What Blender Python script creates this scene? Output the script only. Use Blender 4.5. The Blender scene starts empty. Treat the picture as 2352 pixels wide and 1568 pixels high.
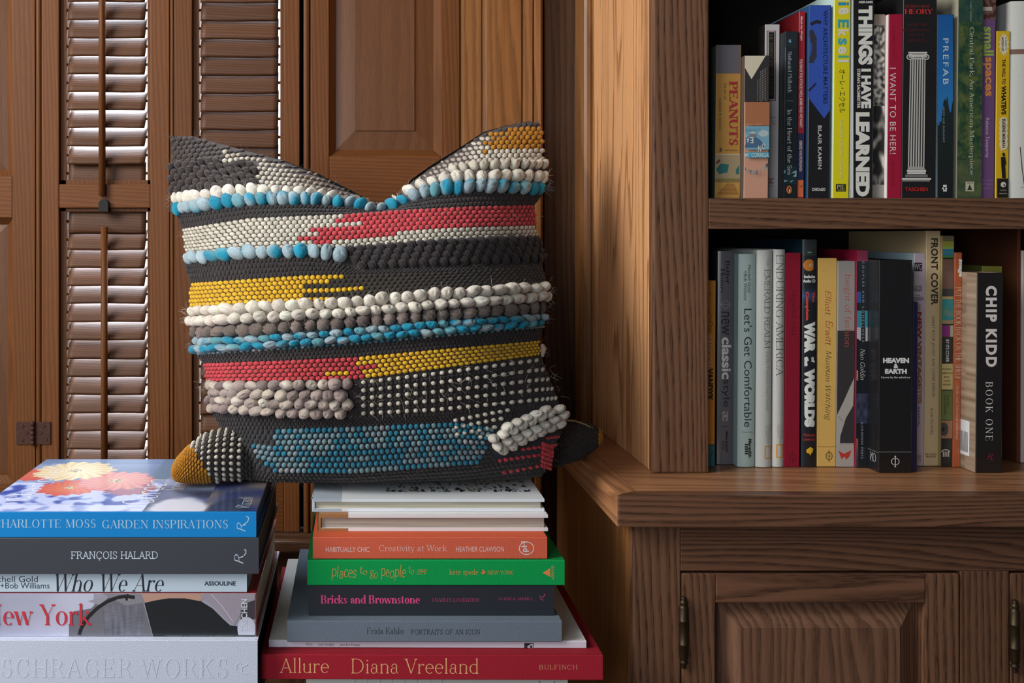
import bpy, bmesh, math, random
import numpy as np
from mathutils import Vector, Matrix, noise as mnoise

# ------------------------------------------------------------------ scene, camera, light
SC = bpy.context.scene
COL = SC.collection
rnd = random.Random(7)
PI = math.pi
F, VX, VY, CZ = 2320.0, 820.0, 540.0, 1.07        # focal length in pixels, vanishing point, camera height

def X(px, d): return (px - VX) / F * d
def Z(py, d): return CZ - (py - VY) / F * d
def lin1(c):
    c = c / 255.0
    return c / 12.92 if c <= 0.04045 else ((c + 0.055) / 1.055) ** 2.4
def lin(c): return (lin1(c[0]), lin1(c[1]), lin1(c[2]))

cam = bpy.data.cameras.new('camera')
cam.sensor_fit = 'HORIZONTAL'; cam.sensor_width = 36.0
cam.lens = F / 2352.0 * 36.0
cam.shift_x = (1176.0 - VX) / 2352.0
cam.shift_y = -(784.0 - VY) / 2352.0
cam.clip_start = 0.02
camo = bpy.data.objects.new('camera', cam); COL.objects.link(camo)
camo.location = (0, 0, CZ); camo.rotation_euler = (PI / 2, 0, 0)
SC.camera = camo

SC.view_settings.view_transform = 'Standard'
SC.view_settings.look = 'None'
SC.view_settings.gamma = 1.0
SC.view_settings.use_curve_mapping = False
SC.view_settings.exposure = 0.0
SC.cycles.max_bounces = 8
SC.cycles.diffuse_bounces = 4
SC.cycles.glossy_bounces = 3
SC.cycles.sample_clamp_indirect = 4.0

world = bpy.data.worlds.new('room_ambience'); SC.world = world
world.use_nodes = True
_bg = world.node_tree.nodes['Background']
_bg.inputs[0].default_value = (0.92, 0.96, 1.0, 1); _bg.inputs[1].default_value = 0.065

def area(name, loc, target, sx, sy, power, color):
    l = bpy.data.lights.new(name, 'AREA'); l.shape = 'RECTANGLE'
    l.size = sx; l.size_y = sy; l.energy = power; l.color = color
    o = bpy.data.objects.new(name, l); COL.objects.link(o)
    o.location = loc
    o.rotation_euler = (Vector(target) - Vector(loc)).to_track_quat('-Z', 'Y').to_euler()
    return o
# daylight through the tall window in the left wall, and an added fill light behind the camera
area('daylight_left_window', (-1.62, 0.35, 2.05), (0.35, 1.25, 1.25), 0.9, 1.3, 56, (1.0, 0.965, 0.92))
area('rear_fill_light', (-0.85, -0.95, 1.30), (-0.3, 1.1, 0.7), 0.8, 1.1, 16, (0.86, 0.93, 1.0))
# sky light falling on the outside of the shutters
area('daylight_outside', (-0.25, 2.75, 3.3), (-0.25, 1.62, 1.1), 2.2, 1.2, 620, (0.78, 0.87, 1.0))

# ------------------------------------------------------------------ materials
def nmat(name):
    m = bpy.data.materials.new(name); m.use_nodes = True
    nt = m.node_tree; b = nt.nodes['Principled BSDF']
    return m, nt, b
def N(nt, t, **k):
    n = nt.nodes.new(t)
    for a, v in k.items(): setattr(n, a, v)
    return n
def math_(nt, op, a, b=None, c=None, clamp=False):
    n = N(nt, 'ShaderNodeMath', operation=op); n.use_clamp = clamp
    for i, v in enumerate((a, b, c)):
        if v is None: continue
        if isinstance(v, (int, float)): n.inputs[i].default_value = v
        else: nt.links.new(v, n.inputs[i])
    return n.outputs[0]
def mixc(nt, fac, a, b, mode='MIX'):
    n = N(nt, 'ShaderNodeMix', data_type='RGBA', blend_type=mode)
    for i, v in ((0, fac), (6, a), (7, b)):
        if isinstance(v, (int, float)): n.inputs[i].default_value = v
        elif isinstance(v, tuple): n.inputs[i].default_value = (v + (1,))[:4]
        else: nt.links.new(v, n.inputs[i])
    return n.outputs[2]
def ramp(nt, v, stops):
    n = N(nt, 'ShaderNodeValToRGB'); cr = n.color_ramp
    while len(cr.elements) < len(stops): cr.elements.new(0.5)
    for e, (p, c) in zip(cr.elements, stops):
        e.position = p; e.color = (c if isinstance(c, tuple) else (c, c, c)) + (1,) if not (isinstance(c, tuple) and len(c) == 4) else c
    nt.links.new(v, n.inputs[0]); return n.outputs[0]

WOODS = {}
def wood(kind, axis, light, dark, freq, amp, contrast=0.8, rough=0.42, lowscale=3.0, pore=0.5, tint=0.25, spec=0.35, thin=False):
    key = (kind, axis)
    if key in WOODS: return WOODS[key]
    m, nt, b = nmat('%s_grain_%s' % (kind, axis.lower()))
    L = nt.links
    tc = N(nt, 'ShaderNodeTexCoord'); oi = N(nt, 'ShaderNodeObjectInfo')
    off = N(nt, 'ShaderNodeVectorMath', operation='SCALE'); off.inputs[0].default_value = (3.1, 2.3, 4.7)
    L.new(oi.outputs['Random'], off.inputs[3])
    add = N(nt, 'ShaderNodeVectorMath', operation='ADD')
    L.new(tc.outputs['Object'], add.inputs[0]); L.new(off.outputs[0], add.inputs[1])
    P = add.outputs[0]
    s = {'X': (0.07, 1, 1), 'Y': (1, 0.07, 1), 'Z': (1, 1, 0.07)}[axis]
    dv = {'X': (0.05, 0.8, 1.0), 'Y': (1.0, 0.03, 0.8), 'Z': (1.0, 0.8, 0.03)}[axis]
    def scaled(vec, k):
        n = N(nt, 'ShaderNodeVectorMath', operation='MULTIPLY'); L.new(vec, n.inputs[0])
        n.inputs[1].default_value = tuple(k * q for q in s); return n.outputs[0]
    dot = N(nt, 'ShaderNodeVectorMath', operation='DOT_PRODUCT'); L.new(P, dot.inputs[0]); dot.inputs[1].default_value = dv
    n1 = N(nt, 'ShaderNodeTexNoise'); n1.inputs['Scale'].default_value = 1.0; n1.inputs['Detail'].default_value = 1.5
    L.new(scaled(P, lowscale * 4), n1.inputs['Vector'])
    n2 = N(nt, 'ShaderNodeTexNoise'); n2.inputs['Scale'].default_value = 1.0; n2.inputs['Detail'].default_value = 4
    L.new(scaled(P, 110), n2.inputs['Vector'])
    n3 = N(nt, 'ShaderNodeTexNoise'); n3.inputs['Scale'].default_value = 1.0; n3.inputs['Detail'].default_value = 3
    L.new(scaled(P, 700), n3.inputs['Vector'])
    v = math_(nt, 'MULTIPLY', dot.outputs['Value'], freq)
    v = math_(nt, 'ADD', v, math_(nt, 'MULTIPLY', n1.outputs[0], amp))
    v = math_(nt, 'ADD', v, math_(nt, 'MULTIPLY', n2.outputs[0], 0.9))
    fr = math_(nt, 'FRACT', v)
    ring = ramp(nt, fr, [(0.0, 0.0), (0.62, 0.05), (0.80, 0.75), (0.92, 1.0), (1.0, 0.0)] if thin else [(0.0, 0.05), (0.32, 0.10), (0.58, 0.70), (0.86, 1.0), (1.0, 0.10)])
    # streaky pores make the dark line feathery
    por = ramp(nt, n3.outputs[0], [(0.42, 0.0), (0.62, 1.0)])
    mask = math_(nt, 'MULTIPLY', ring, math_(nt, 'ADD', math_(nt, 'MULTIPLY', por, pore), 1 - pore))
    mask = math_(nt, 'MULTIPLY', mask, contrast, clamp=True)
    broad = N(nt, 'ShaderNodeTexNoise'); broad.inputs['Scale'].default_value = 1.0; broad.inputs['Detail'].default_value = 2
    L.new(scaled(P, 22), broad.inputs['Vector'])
    lt = mixc(nt, math_(nt, 'MULTIPLY', broad.outputs[0], tint * 2, clamp=True), light, tuple(0.55 * q for q in light))
    colr = mixc(nt, mask, lt, dark)
    fine = ramp(nt, n3.outputs[0], [(0.3, 0.86), (0.7, 1.08)])
    colr = mixc(nt, 1.0, colr, fine, 'MULTIPLY')
    per = math_(nt, 'ADD', math_(nt, 'MULTIPLY', oi.outputs['Random'], 0.22), 0.89)
    hsv = N(nt, 'ShaderNodeHueSaturation'); L.new(colr, hsv.inputs['Color']); L.new(per, hsv.inputs['Value'])
    L.new(hsv.outputs[0], b.inputs['Base Color'])
    b.inputs['Roughness'].default_value = rough
    b.inputs['Specular IOR Level'].default_value = spec
    bp = N(nt, 'ShaderNodeBump'); bp.inputs['Strength'].default_value = 0.22; bp.inputs['Distance'].default_value = 0.0006
    h = math_(nt, 'SUBTRACT', n3.outputs[0], math_(nt, 'MULTIPLY', mask, 0.6))
    L.new(h, bp.inputs['Height']); L.new(bp.outputs[0], b.inputs['Normal'])
    WOODS[key] = m
    return m
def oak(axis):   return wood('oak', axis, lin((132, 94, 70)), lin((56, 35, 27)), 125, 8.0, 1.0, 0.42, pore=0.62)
def oakt(axis):  return wood('lit_worktop_oak', axis, lin((196, 140, 98)), lin((112, 70, 46)), 70, 12.0, 0.8, 0.30, 2.2)  # lighter than the other oak: the window light's patch put into the colour
def oakc(axis):  return wood('casing_oak', axis, lin((150, 102, 58)), lin((86, 54, 30)), 60, 7.0, 0.7, 0.40)
def dark_wood(axis): return wood('dark_board', axis, lin((98, 68, 46)), lin((46, 30, 22)), 62, 9.0, 0.85, 0.45)  # dark wood; on the window trims it stands in for shade
def pine(axis):  return wood('shutter_pine', axis, lin((119, 73, 38)), lin((80, 46, 23)), 150, 6.0, 0.6, 0.5, pore=0.3, tint=0.22, spec=0.2)
def louverw(): return wood('louver_pine', 'X', lin((104, 66, 40)), lin((62, 36, 22)), 200, 8.0, 0.75, 0.55, pore=0.35, tint=0.3)
def panelw(axis): return wood('shutter_panel', axis, lin((112, 72, 43)), lin((84, 52, 31)), 40, 4.0, 0.45, 0.40, pore=0.2, tint=0.3)

def simple(name, col, rough=0.5, metal=0.0, nscale=60, nv=0.25, bump=0.0):
    m, nt, b = nmat(name); L = nt.links
    tc = N(nt, 'ShaderNodeTexCoord'); n = N(nt, 'ShaderNodeTexNoise'); n.inputs['Scale'].default_value = nscale; n.inputs['Detail'].default_value = 4
    L.new(tc.outputs['Object'], n.inputs['Vector'])
    c = mixc(nt, n.outputs[0], tuple(q * (1 + nv) for q in col), tuple(q * (1 - nv) for q in col))
    L.new(c, b.inputs['Base Color']); b.inputs['Roughness'].default_value = rough; b.inputs['Metallic'].default_value = metal
    if bump:
        bp = N(nt, 'ShaderNodeBump'); bp.inputs['Strength'].default_value = bump; bp.inputs['Distance'].default_value = 0.001
        L.new(n.outputs[0], bp.inputs['Height']); L.new(bp.outputs[0], b.inputs['Normal'])
    return m
MDARK = simple('shaded_interior', lin((30, 25, 23)), 0.7)  # cabinet insides: lack of light put into a near-black colour
MHINGE = simple('rusty_iron', lin((74, 44, 34)), 0.62, 0.35, 220, 0.45, 0.5)
MBRASS = simple('aged_brass', lin((70, 58, 42)), 0.48, 0.8, 90, 0.3)
MIRON = simple('black_iron_gap_shade', lin((16, 14, 13)), 0.5, 0.4)
MPLASTER = simple('plaster', lin((150, 140, 128)), 0.8)
MFLOOR = wood('floor_board', 'X', lin((110, 74, 50)), lin((60, 38, 26)), 60, 6.0)

def printed(name, rough, coat=0.0, bump=0.0, spec=0.5):
    m, nt, b = nmat(name); L = nt.links
    at = N(nt, 'ShaderNodeAttribute', attribute_name='Col')
    tc = N(nt, 'ShaderNodeTexCoord'); n = N(nt, 'ShaderNodeTexNoise'); n.inputs['Scale'].default_value = 900; n.inputs['Detail'].default_value = 2
    L.new(tc.outputs['Object'], n.inputs['Vector'])
    k = ramp(nt, n.outputs[0], [(0.25, 0.93), (0.75, 1.05)])
    L.new(mixc(nt, 1.0, at.outputs['Color'], k, 'MULTIPLY'), b.inputs['Base Color'])
    b.inputs['Roughness'].default_value = rough; b.inputs['Specular IOR Level'].default_value = spec
    b.inputs['Coat Weight'].default_value = coat; b.inputs['Coat Roughness'].default_value = 0.12
    if bump:
        bp = N(nt, 'ShaderNodeBump'); bp.inputs['Strength'].default_value = bump; bp.inputs['Distance'].default_value = 0.0006
        L.new(n.outputs[0], bp.inputs['Height']); L.new(bp.outputs[0], b.inputs['Normal'])
    return m
MP = {'gloss': printed('glossy_printed_jacket', 0.28, 0.25), 'satin': printed('satin_printed_cover', 0.45, 0.0),
      'matte': printed('matte_paper', 0.65), 'cloth': printed('book_cloth', 0.8, 0.0, 0.55, 0.25)}

def pagemat(axis):
    m, nt, b = nmat('page_edges_' + axis.lower()); L = nt.links
    at = N(nt, 'ShaderNodeAttribute', attribute_name='Col')
    tc = N(nt, 'ShaderNodeTexCoord')
    s = {'X': (1000, 6, 6), 'Z': (6, 6, 1000)}[axis]
    mv = N(nt, 'ShaderNodeVectorMath', operation='MULTIPLY'); L.new(tc.outputs['Object'], mv.inputs[0]); mv.inputs[1].default_value = s
    n = N(nt, 'ShaderNodeTexNoise'); n.inputs['Scale'].default_value = 1.0; n.inputs['Detail'].default_value = 2; L.new(mv.outputs[0], n.inputs['Vector'])
    k = ramp(nt, n.outputs[0], [(0.32, 0.74), (0.6, 1.04)])
    L.new(mixc(nt, 1.0, at.outputs['Color'], k, 'MULTIPLY'), b.inputs['Base Color'])
    b.inputs['Roughness'].default_value = 0.8; b.inputs['Specular IOR Level'].default_value = 0.2
    bp = N(nt, 'ShaderNodeBump'); bp.inputs['Strength'].default_value = 0.5; bp.inputs['Distance'].default_value = 0.0005
    L.new(n.outputs[0], bp.inputs['Height']); L.new(bp.outputs[0], b.inputs['Normal'])
    return m
MPAGE = {'X': pagemat('X'), 'Z': pagemat('Z')}

# ------------------------------------------------------------------ object helpers
def link(o, parent=None):
    COL.objects.link(o)
    if parent is not None: o.parent = parent
    return o
def thing(name, label, cat, loc=(0, 0, 0), group=None, rz=0.0):
    o = bpy.data.objects.new(name, None); o.empty_display_size = 0.05
    o.location = loc; o.rotation_euler = (0, 0, rz); link(o)
    o['label'] = label; o['category'] = cat
    if group: o['group'] = group
    return o
def tag(o, label, cat, group=None):
    o['label'] = label; o['category'] = cat
    if group: o['group'] = group
    return o
def origin(parent):
    return Vector(parent.location) if parent is not None else Vector((0, 0, 0))

def mesh_obj(name, bm, mat, parent=None, smooth=False):
    """links a bmesh (world coordinates, parent unrotated) as one object"""
    bmesh.ops.recalc_face_normals(bm, faces=bm.faces)
    off = origin(parent)
    if off.length: bmesh.ops.translate(bm, vec=-off, verts=bm.verts)
    me = bpy.data.meshes.new(name); bm.to_mesh(me); bm.free()
    for m in (mat if isinstance(mat, (list, tuple)) else [mat]): me.materials.append(m)
    if smooth: me.polygons.foreach_set('use_smooth', [True] * len(me.polygons))
    return link(bpy.data.objects.new(name, me), parent)
def bx(bm, x0, x1, y0, y1, z0, z1):
    v = [bm.verts.new(p) for p in ((x0, y0, z0), (x1, y0, z0), (x1, y1, z0), (x0, y1, z0), (x0, y0, z1), (x1, y0, z1), (x1, y1, z1), (x0, y1, z1))]
    return [bm.faces.new([v[i] for i in f]) for f in ((0, 3, 2, 1), (4, 5, 6, 7), (0, 1, 5, 4), (1, 2, 6, 5), (2, 3, 7, 6), (3, 0, 4, 7))]
def bevel(bm, w, seg=2):
    if w > 0: bmesh.ops.bevel(bm, geom=list(bm.edges), offset=w, segments=seg, affect='EDGES', profile=0.6)
def board(name, mat, parent, *boxes, bev=0.0012, seg=2):
    bm = bmesh.new()
    for b in boxes:
        t = bmesh.new(); bx(t, *b); bevel(t, bev, seg)
        me = bpy.data.meshes.new('tmp'); t.to_mesh(me); t.free(); bm.from_mesh(me); bpy.data.meshes.remove(me)
    return mesh_obj(name, bm, mat, parent)
def prism(bm, prof, a0, a1, plane):
    """extrude a closed 2-D profile from a0 to a1; plane 'x': profile (y,z) along x; 'z': profile (x,y) along z; 'y': (x,z) along y"""
    def P(a, p):
        return {'x': (a, p[0], p[1]), 'z': (p[0], p[1], a), 'y': (p[0], a, p[1])}[plane]
    A = [bm.verts.new(P(a0, p)) for p in prof]; B = [bm.verts.new(P(a1, p)) for p in prof]
    n = len(prof)
    for i in range(n): bm.faces.new((A[i], A[(i + 1) % n], B[(i + 1) % n], B[i]))
    bm.faces.new(A[::-1]); bm.faces.new(B)
def lathe(bm, cx, cy, prof, seg=14):
    """turn (r,z) about a vertical axis"""
    rings = []
    for r, z in prof: rings.append([bm.verts.new((cx + r * math.cos(2 * PI * k / seg), cy + r * math.sin(2 * PI * k / seg), z)) for k in range(seg)])
    for a, b in zip(rings, rings[1:]):
        for k in range(seg): bm.faces.new((a[k], a[(k + 1) % seg], b[(k + 1) % seg], b[k]))
    bm.faces.new(rings[0][::-1]); bm.faces.new(rings[-1])
def struct(o): o['kind'] = 'structure'; return o

# ------------------------------------------------------------------ the setting
DW = 1.60                                                    # depth of the shutter face
def wx(px): return X(px, DW)
def wz(py): return Z(py, DW)
XR = 1.22
# window opening left of the casing, sill below
struct(board('wall_back', MPLASTER, None, (-1.55, XR + 0.1, DW + 0.06, DW + 0.16, 0, wz(1262)), (-1.55, -1.1, DW + 0.06, DW + 0.16, wz(1262), 2.6),
             (wx(1075), XR + 0.1, DW + 0.06, DW + 0.16, wz(1262), 2.6), (-1.1, wx(1075), DW + 0.06, DW + 0.16, 2.45, 2.6), bev=0))
struct(board('wall_left', MPLASTER, None, (-1.65, -1.55, 1.15, DW + 0.16, 0, 2.6), (-1.65, -1.55, -0.2, 1.15, 0, 0.95), (-1.65, -1.55, -0.2, 1.15, 2.45, 2.6), (-1.65, -1.55, -0.9, -0.2, 0, 2.6), bev=0))
struct(board('floor', MFLOOR, None, (-1.65, XR + 0.1, -0.9, DW + 0.16, -0.05, 0), bev=0))
# panelled dado under the window and the two rails between the book stacks, their shade put into dark wood
struct(board('trim_1', dark_wood('Z'), None, (-1.5, wx(1060), DW + 0.02, DW + 0.055, 0, wz(1285)), bev=0.002))
struct(board('trim_2', dark_wood('X'), None, (-1.5, wx(1060), DW - 0.045, DW + 0.055, wz(1248), wz(1224)), bev=0.003))
struct(board('trim_3', dark_wood('X'), None, (-1.5, wx(1060), DW - 0.005, DW + 0.055, wz(1286), wz(1250)), bev=0.003))
# sky and bright garden light outside
m, nt, b = nmat('bright_sky')
em = N(nt, 'ShaderNodeEmission'); em.inputs[0].default_value = (0.86, 0.93, 1.0, 1); em.inputs[1].default_value = 2.6
nt.links.new(em.outputs[0], nt.nodes['Material Output'].inputs[0])
bm = bmesh.new(); bx(bm, -2.6, 2.0, 3.6, 3.62, -0.3, 5.0); sky = struct(mesh_obj('sky_backdrop', bm, m))

# ------------------------------------------------------------------ casing and boards right of the shutters
def casing():
    d0 = 1.575
    xs = lambda p: X(p, d0)
    prof = [(xs(1062), DW + 0.06), (xs(1062), d0 + 0.006), (xs(1066), d0), (xs(1105), d0), (xs(1108), d0 + 0.002), (xs(1111), d0 - 0.003), (xs(1118), d0 - 0.004),
            (xs(1150), d0 - 0.004), (xs(1160), d0 - 0.003), (xs(1196), d0 - 0.002), (xs(1200), d0 + 0.002), (xs(1204), d0 - 0.002), (xs(1222), d0 - 0.003),
            (xs(1225), d0 + 0.001), (xs(1229), d0 - 0.005), (xs(1240), d0 - 0.006), (xs(1246), d0 - 0.001), (xs(1247), DW + 0.06)]
    bm = bmesh.new(); prism(bm, prof, 0.35, 2.5, 'z')
    return struct(mesh_obj('trim_4', bm, oakc('Z')))
casing()
struct(board('trim_5', dark_wood('Z'), None, (X(1249, DW), X(1352, DW), DW - 0.004, DW + 0.06, 0, 2.5), bev=0.001))  # dimness under grazing light put into the dark wood colour
bm = bmesh.new()
xb0, xb1, yb = X(1338, 1.545), X(1366, 1.545), 1.545
prism(bm, [(xb0, DW + 0.05), (xb0, yb + 0.012), (xb0 + 0.003, yb + 0.004), (xb0 + 0.007, yb + 0.001), (xb0 + 0.012, yb), (xb1 - 0.004, yb + 0.001), (xb1 - 0.003, yb - 0.002), (xb1 + 0.004, yb - 0.002), (xb1 + 0.004, DW + 0.05)], CZ - 0.29, 2.5, 'z')
struct(mesh_obj('trim_6', bm, oakc('Z')))

# ------------------------------------------------------------------ shutters
PITCH = 42.0
def louver_bm(x0, x1, zc, yc, ang, seed):
    """slightly cupped slat with rounded edges, top edge leaning outwards"""
    r = random.Random(seed)
    w, t = 0.0415, 0.0062
    pts = []
    n = 9
    for i in range(n + 1):
        s = -0.5 + i / n; pts.append((s * w, 0.5 * t * (1 - abs(2 * s) ** 3.2) + 0.0012 * (1 - 4 * s * s)))
    for i in range(1, n):
        s = 0.5 - i / n; pts.append((s * w, -0.5 * t * (1 - abs(2 * s) ** 3.2) + 0.0012 * (1 - 4 * s * s)))
    ca, sa = math.cos(ang), math.sin(ang)
    bm = bmesh.new()
    # s runs up the slat: +s is the upper, outer edge
    prof = [(yc + s * ca - h * sa, zc + s * sa + h * ca) for s, h in pts]
    rows = []
    nx = 14
    ph = r.random() * 9
    for k in range(nx + 1):
        x = x0 + (x1 - x0) * k / nx
        wv = 0.0004 * math.sin(ph + k * 0.4) + r.uniform(-1, 1) * 0.00008
        rows.append([bm.verts.new((x, p[0], p[1] + wv)) for p in prof])
    m_ = len(prof)
    for a, c in zip(rows, rows[1:]):
        for i in range(m_): bm.faces.new((a[i], a[(i + 1) % m_], c[(i + 1) % m_], c[i]))
    bm.faces.new(rows[0][::-1]); bm.faces.new(rows[-1])
    # pivot pins that bridge the light gaps
    for xa, xb in ((x0 - 0.006, x0 + 0.002), (x1 - 0.002, x1 + 0.006)):
        ra = [(yc + 0.0024 * math.cos(q * PI / 4), zc + 0.0024 * math.sin(q * PI / 4)) for q in range(8)]
        prism(bm, ra, xa, xb, 'x')
    return bm
def stile_prof(bm, x0, x1, z0, z1, bead_l=False, bead_r=False):
    t = bmesh.new(); bx(t, x0, x1, DW, DW + 0.032, z0, z1); bevel(t, 0.0015)
    me = bpy.data.meshes.new('t'); t.to_mesh(me); t.free(); bm.from_mesh(me); bpy.data.meshes.remove(me)
ZT, ZB = 2.36, wz(1222)
def louver_shutter(label, pxs, rods, seed, tilts, base_tilt):
    """pxs = outer left, louver opening left, opening right, outer right (pixels on the shutter face)"""
    a, bl, br, e = [wx(p) for p in pxs]
    root = thing('louvered_shutter', label, 'shutter', ((a + e) / 2, DW, ZB), 'hinged wooden shutter leaves')
    pz = pine('Z'); px = pine('X')
    board('stile', pz, root, (a, bl, DW, DW + 0.032, ZB, ZT), bev=0.0016)
    board('stile', pz, root, (br, e, DW, DW + 0.032, ZB, ZT), bev=0.0016)
    # stop strips that carry the pins, set back from the face
    st = wx(150) - wx(136)
    m0, m1 = wz(423), wz(477)
    board('middle_rail', px, root, (bl + 0.0002, br - 0.0002, DW + 0.001, DW + 0.031, m1, m0), bev=0.0016)
    board('bottom_rail', px, root, (bl + 0.0002, br - 0.0002, DW + 0.001, DW + 0.031, ZB, wz(1092)), bev=0.0016)
    board('top_rail', px, root, (bl + 0.0002, br - 0.0002, DW + 0.001, DW + 0.031, ZT - 0.07, ZT), bev=0.0016)
    # chamfered inner lip round each opening
    for z0, z1 in ((m0, ZT - 0.07), (wz(1092), m1)):
        board('inner_lip', pz, root, (bl, bl + 0.0095, DW + 0.009, DW + 0.030, z0, z1), (br - 0.0065, br, DW + 0.009, DW + 0.030, z0, z1),
              (bl, br, DW + 0.009, DW + 0.030, z1 - 0.006, z1) if z1 < 1.5 else (bl, br, DW + 0.009, DW + 0.030, z0, z0 + 0.0075), bev=0.0008)
    lx0, lx1 = bl + 0.0095 + 0.0026, br - 0.0065 - 0.0034
    yc = DW + 0.0165
    k = 0
    lm = louverw()
    for (first, zlo, zhi) in ((396, m0, ZT - 0.08), (508, wz(1092), m1)):
        y = first
        while True:
            zc = wz(y)
            if first == 396 and zc > zhi: break
            if first == 508 and zc < zlo + 0.012: break
            rr = random.Random(seed * 100 + k)
            ang = math.radians(tilts.get(round(y), base_tilt) + rr.uniform(-1, 1))
            mesh_obj('louver', louver_bm(lx0 + rr.uniform(-0.0004, 0.0004), lx1 + rr.uniform(-0.0004, 0.0004), zc, yc, ang, seed * 1000 + k), lm, root, True)
            k += 1
            y = y - PITCH if first == 396 else y + PITCH
    for (rx, ry0, ry1) in rods:
        bm = bmesh.new()
        r = 0.0054; yy = DW - 0.004
        x = wx(rx)
        prof = [(x + r * math.cos(t), yy + r * 1.15 * math.sin(t)) for t in np.linspace(0, 2 * PI, 15)[:-1]]
        prism(bm, prof, wz(ry1), min(wz(ry0), ZT - 0.05), 'z'); bevel_none = 0
        mesh_obj('tilt_rod', bm, pz, root, True)
    return root
S2 = louver_shutter('louvered wooden shutter leaf left of the cushion, two tilt rods in full view', (95, 135, 345, 389), ((236, -300, 450), (241, 521, 1120)), 3,
                    {396: 82, 354: 50, 312: 52, 270: 52, 228: 55, 186: 57, 144: 59, 102: 60, 508: 82, 550: 55, 592: 53, 634: 51, 676: 46, 718: 47, 760: 45, 802: 51, 844: 49, 886: 44, 928: 45, 970: 43, 1012: 43, 1054: 43}, 62)
S3 = louver_shutter('louvered wooden shutter leaf mostly hidden behind the cushion', (400, 441, 652, 688), ((548, 640, 1120),), 5, {396: 82, 508: 82}, 70)
# the little latch staple under the rod of the left louvered leaf
bm = bmesh.new()
_x, _z, _y = wx(240), wz(470), DW - 0.003
lp = [(_x + 0.0075 * math.cos(t), _z + 0.001 + 0.0075 * math.sin(t)) for t in np.linspace(0, PI, 9)] + [(_x - 0.0072, _z - 0.011), (_x + 0.0072, _z - 0.011)]
prism(bm, lp, _y - 0.004, DW + 0.004, 'y')
mesh_obj('rod_catch', bm, MIRON, S2)['label'] = 'small black iron catch'

def bead_strip(name, px0, px1, parent=None):
    x0, x1 = wx(px0), wx(px1); r = (x1 - x0) / 2
    bm = bmesh.new()
    prof = [(x0, DW + 0.03)] + [((x0 + x1) / 2 + r * math.cos(t), DW + 0.002 - r * 0.75 * math.sin(t)) for t in np.linspace(PI, 0, 9)] + [(x1, DW + 0.03)]
    prism(bm, prof, ZB, ZT, 'z')
    return mesh_obj(name, bm, pine('Z'), parent, False)
bead_strip('meeting_bead', 390.5, 399, S2)
bead_strip('meeting_bead', 82, 94, S2)

def panel_shutter(label, px, fields, seed, field_slope):
    a, fl, fr, e = [wx(p) for p in px]
    root = thing('panelled_shutter', label, 'shutter', ((a + e) / 2, DW, ZB), 'hinged wooden shutter leaves')
    pz = pine('Z'); pxm = pine('X')
    board('stile', pz, root, (a, fl, DW, DW + 0.030, ZB, ZT), bev=0.0016)
    board('stile', pz, root, (fr, e, DW, DW + 0.030, ZB, ZT), bev=0.0016)
    zs = [ZB] + [z for f in fields for z in (wz(f[1]), wz(f[0]))] + [ZT]
    for z0, z1 in zip(zs[0::2], zs[1::2]):
        board('rail', pxm, root, (fl + 0.0002, fr - 0.0002, DW + 0.0005, DW + 0.030, z0, z1), bev=0.0016)
    for f in fields:
        z1, z0 = wz(f[0]), wz(f[1])
        m_ = 0.0105
        # sloped moulding round the field, then the raised field
        bm = bmesh.new()
        o = [(fl, z0), (fr, z0), (fr, z1), (fl, z1)]; yo, yi = DW + 0.003, DW + 0.013
        i_ = [(fl + m_, z0 + m_), (fr - m_, z0 + m_), (fr - m_, z1 - m_), (fl + m_, z1 - m_)]
        vo = [bm.verts.new((x, yo, z)) for x, z in o]; vi = [bm.verts.new((x, yi, z)) for x, z in i_]
        for q in range(4): bm.faces.new((vo[q], vo[(q + 1) % 4], vi[(q + 1) % 4], vi[q]))
        mesh_obj('moulding', bm, pz, root)
        bm = bmesh.new()
        bev_w, dep = field_slope
        c = [(i_[0], yi), ((fl + m_ + bev_w, z0 + m_ + bev_w), yi - dep)]
        rings = []
        for ins, y in ((m_ - 0.001, yi + 0.0005), (m_ + bev_w, yi - dep + 0.002), (m_ + bev_w + 0.0006, yi - dep)):
            rings.append([bm.verts.new((x, y, z)) for x, z in ((fl + ins, z0 + ins), (fr - ins, z0 + ins), (fr - ins, z1 - ins), (fl + ins, z1 - ins))])
        for A, B in zip(rings, rings[1:]):
            for q in range(4): bm.faces.new((A[q], A[(q + 1) % 4], B[(q + 1) % 4], B[q]))
        bm.faces.new(rings[-1])
        bx(bm, fl, fr, DW + 0.016, DW + 0.022, z0, z1)
        mesh_obj('raised_panel', bm, panelw('Z'), root)
    return root
S1 = panel_shutter('panelled wooden shutter leaf cut off by the left edge of the photo', (-230, -192, 28, 81), [(500, 1110), (-400, 405)], 1, (0.022, 0.006))
S4 = panel_shutter('panelled wooden shutter leaf behind the dip in the cushion top', (713, 756, 1012, 1056), [(492, 1110), (-400, 358)], 2, (0.030, 0.005))
bead_strip('meeting_bead', 697, 711, S4)
# near-black strips behind the shutter gaps, the gaps' shade put in as colour
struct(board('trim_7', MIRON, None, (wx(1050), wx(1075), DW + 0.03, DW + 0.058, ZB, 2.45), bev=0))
struct(board('trim_8', MIRON, None, (wx(76), wx(96), DW + 0.031, DW + 0.05, ZB, 2.4), (wx(386), wx(402), DW + 0.031, DW + 0.05, ZB, 2.4), (wx(686), wx(716), DW + 0.031, DW + 0.05, ZB, 2.4), bev=0))
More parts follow.
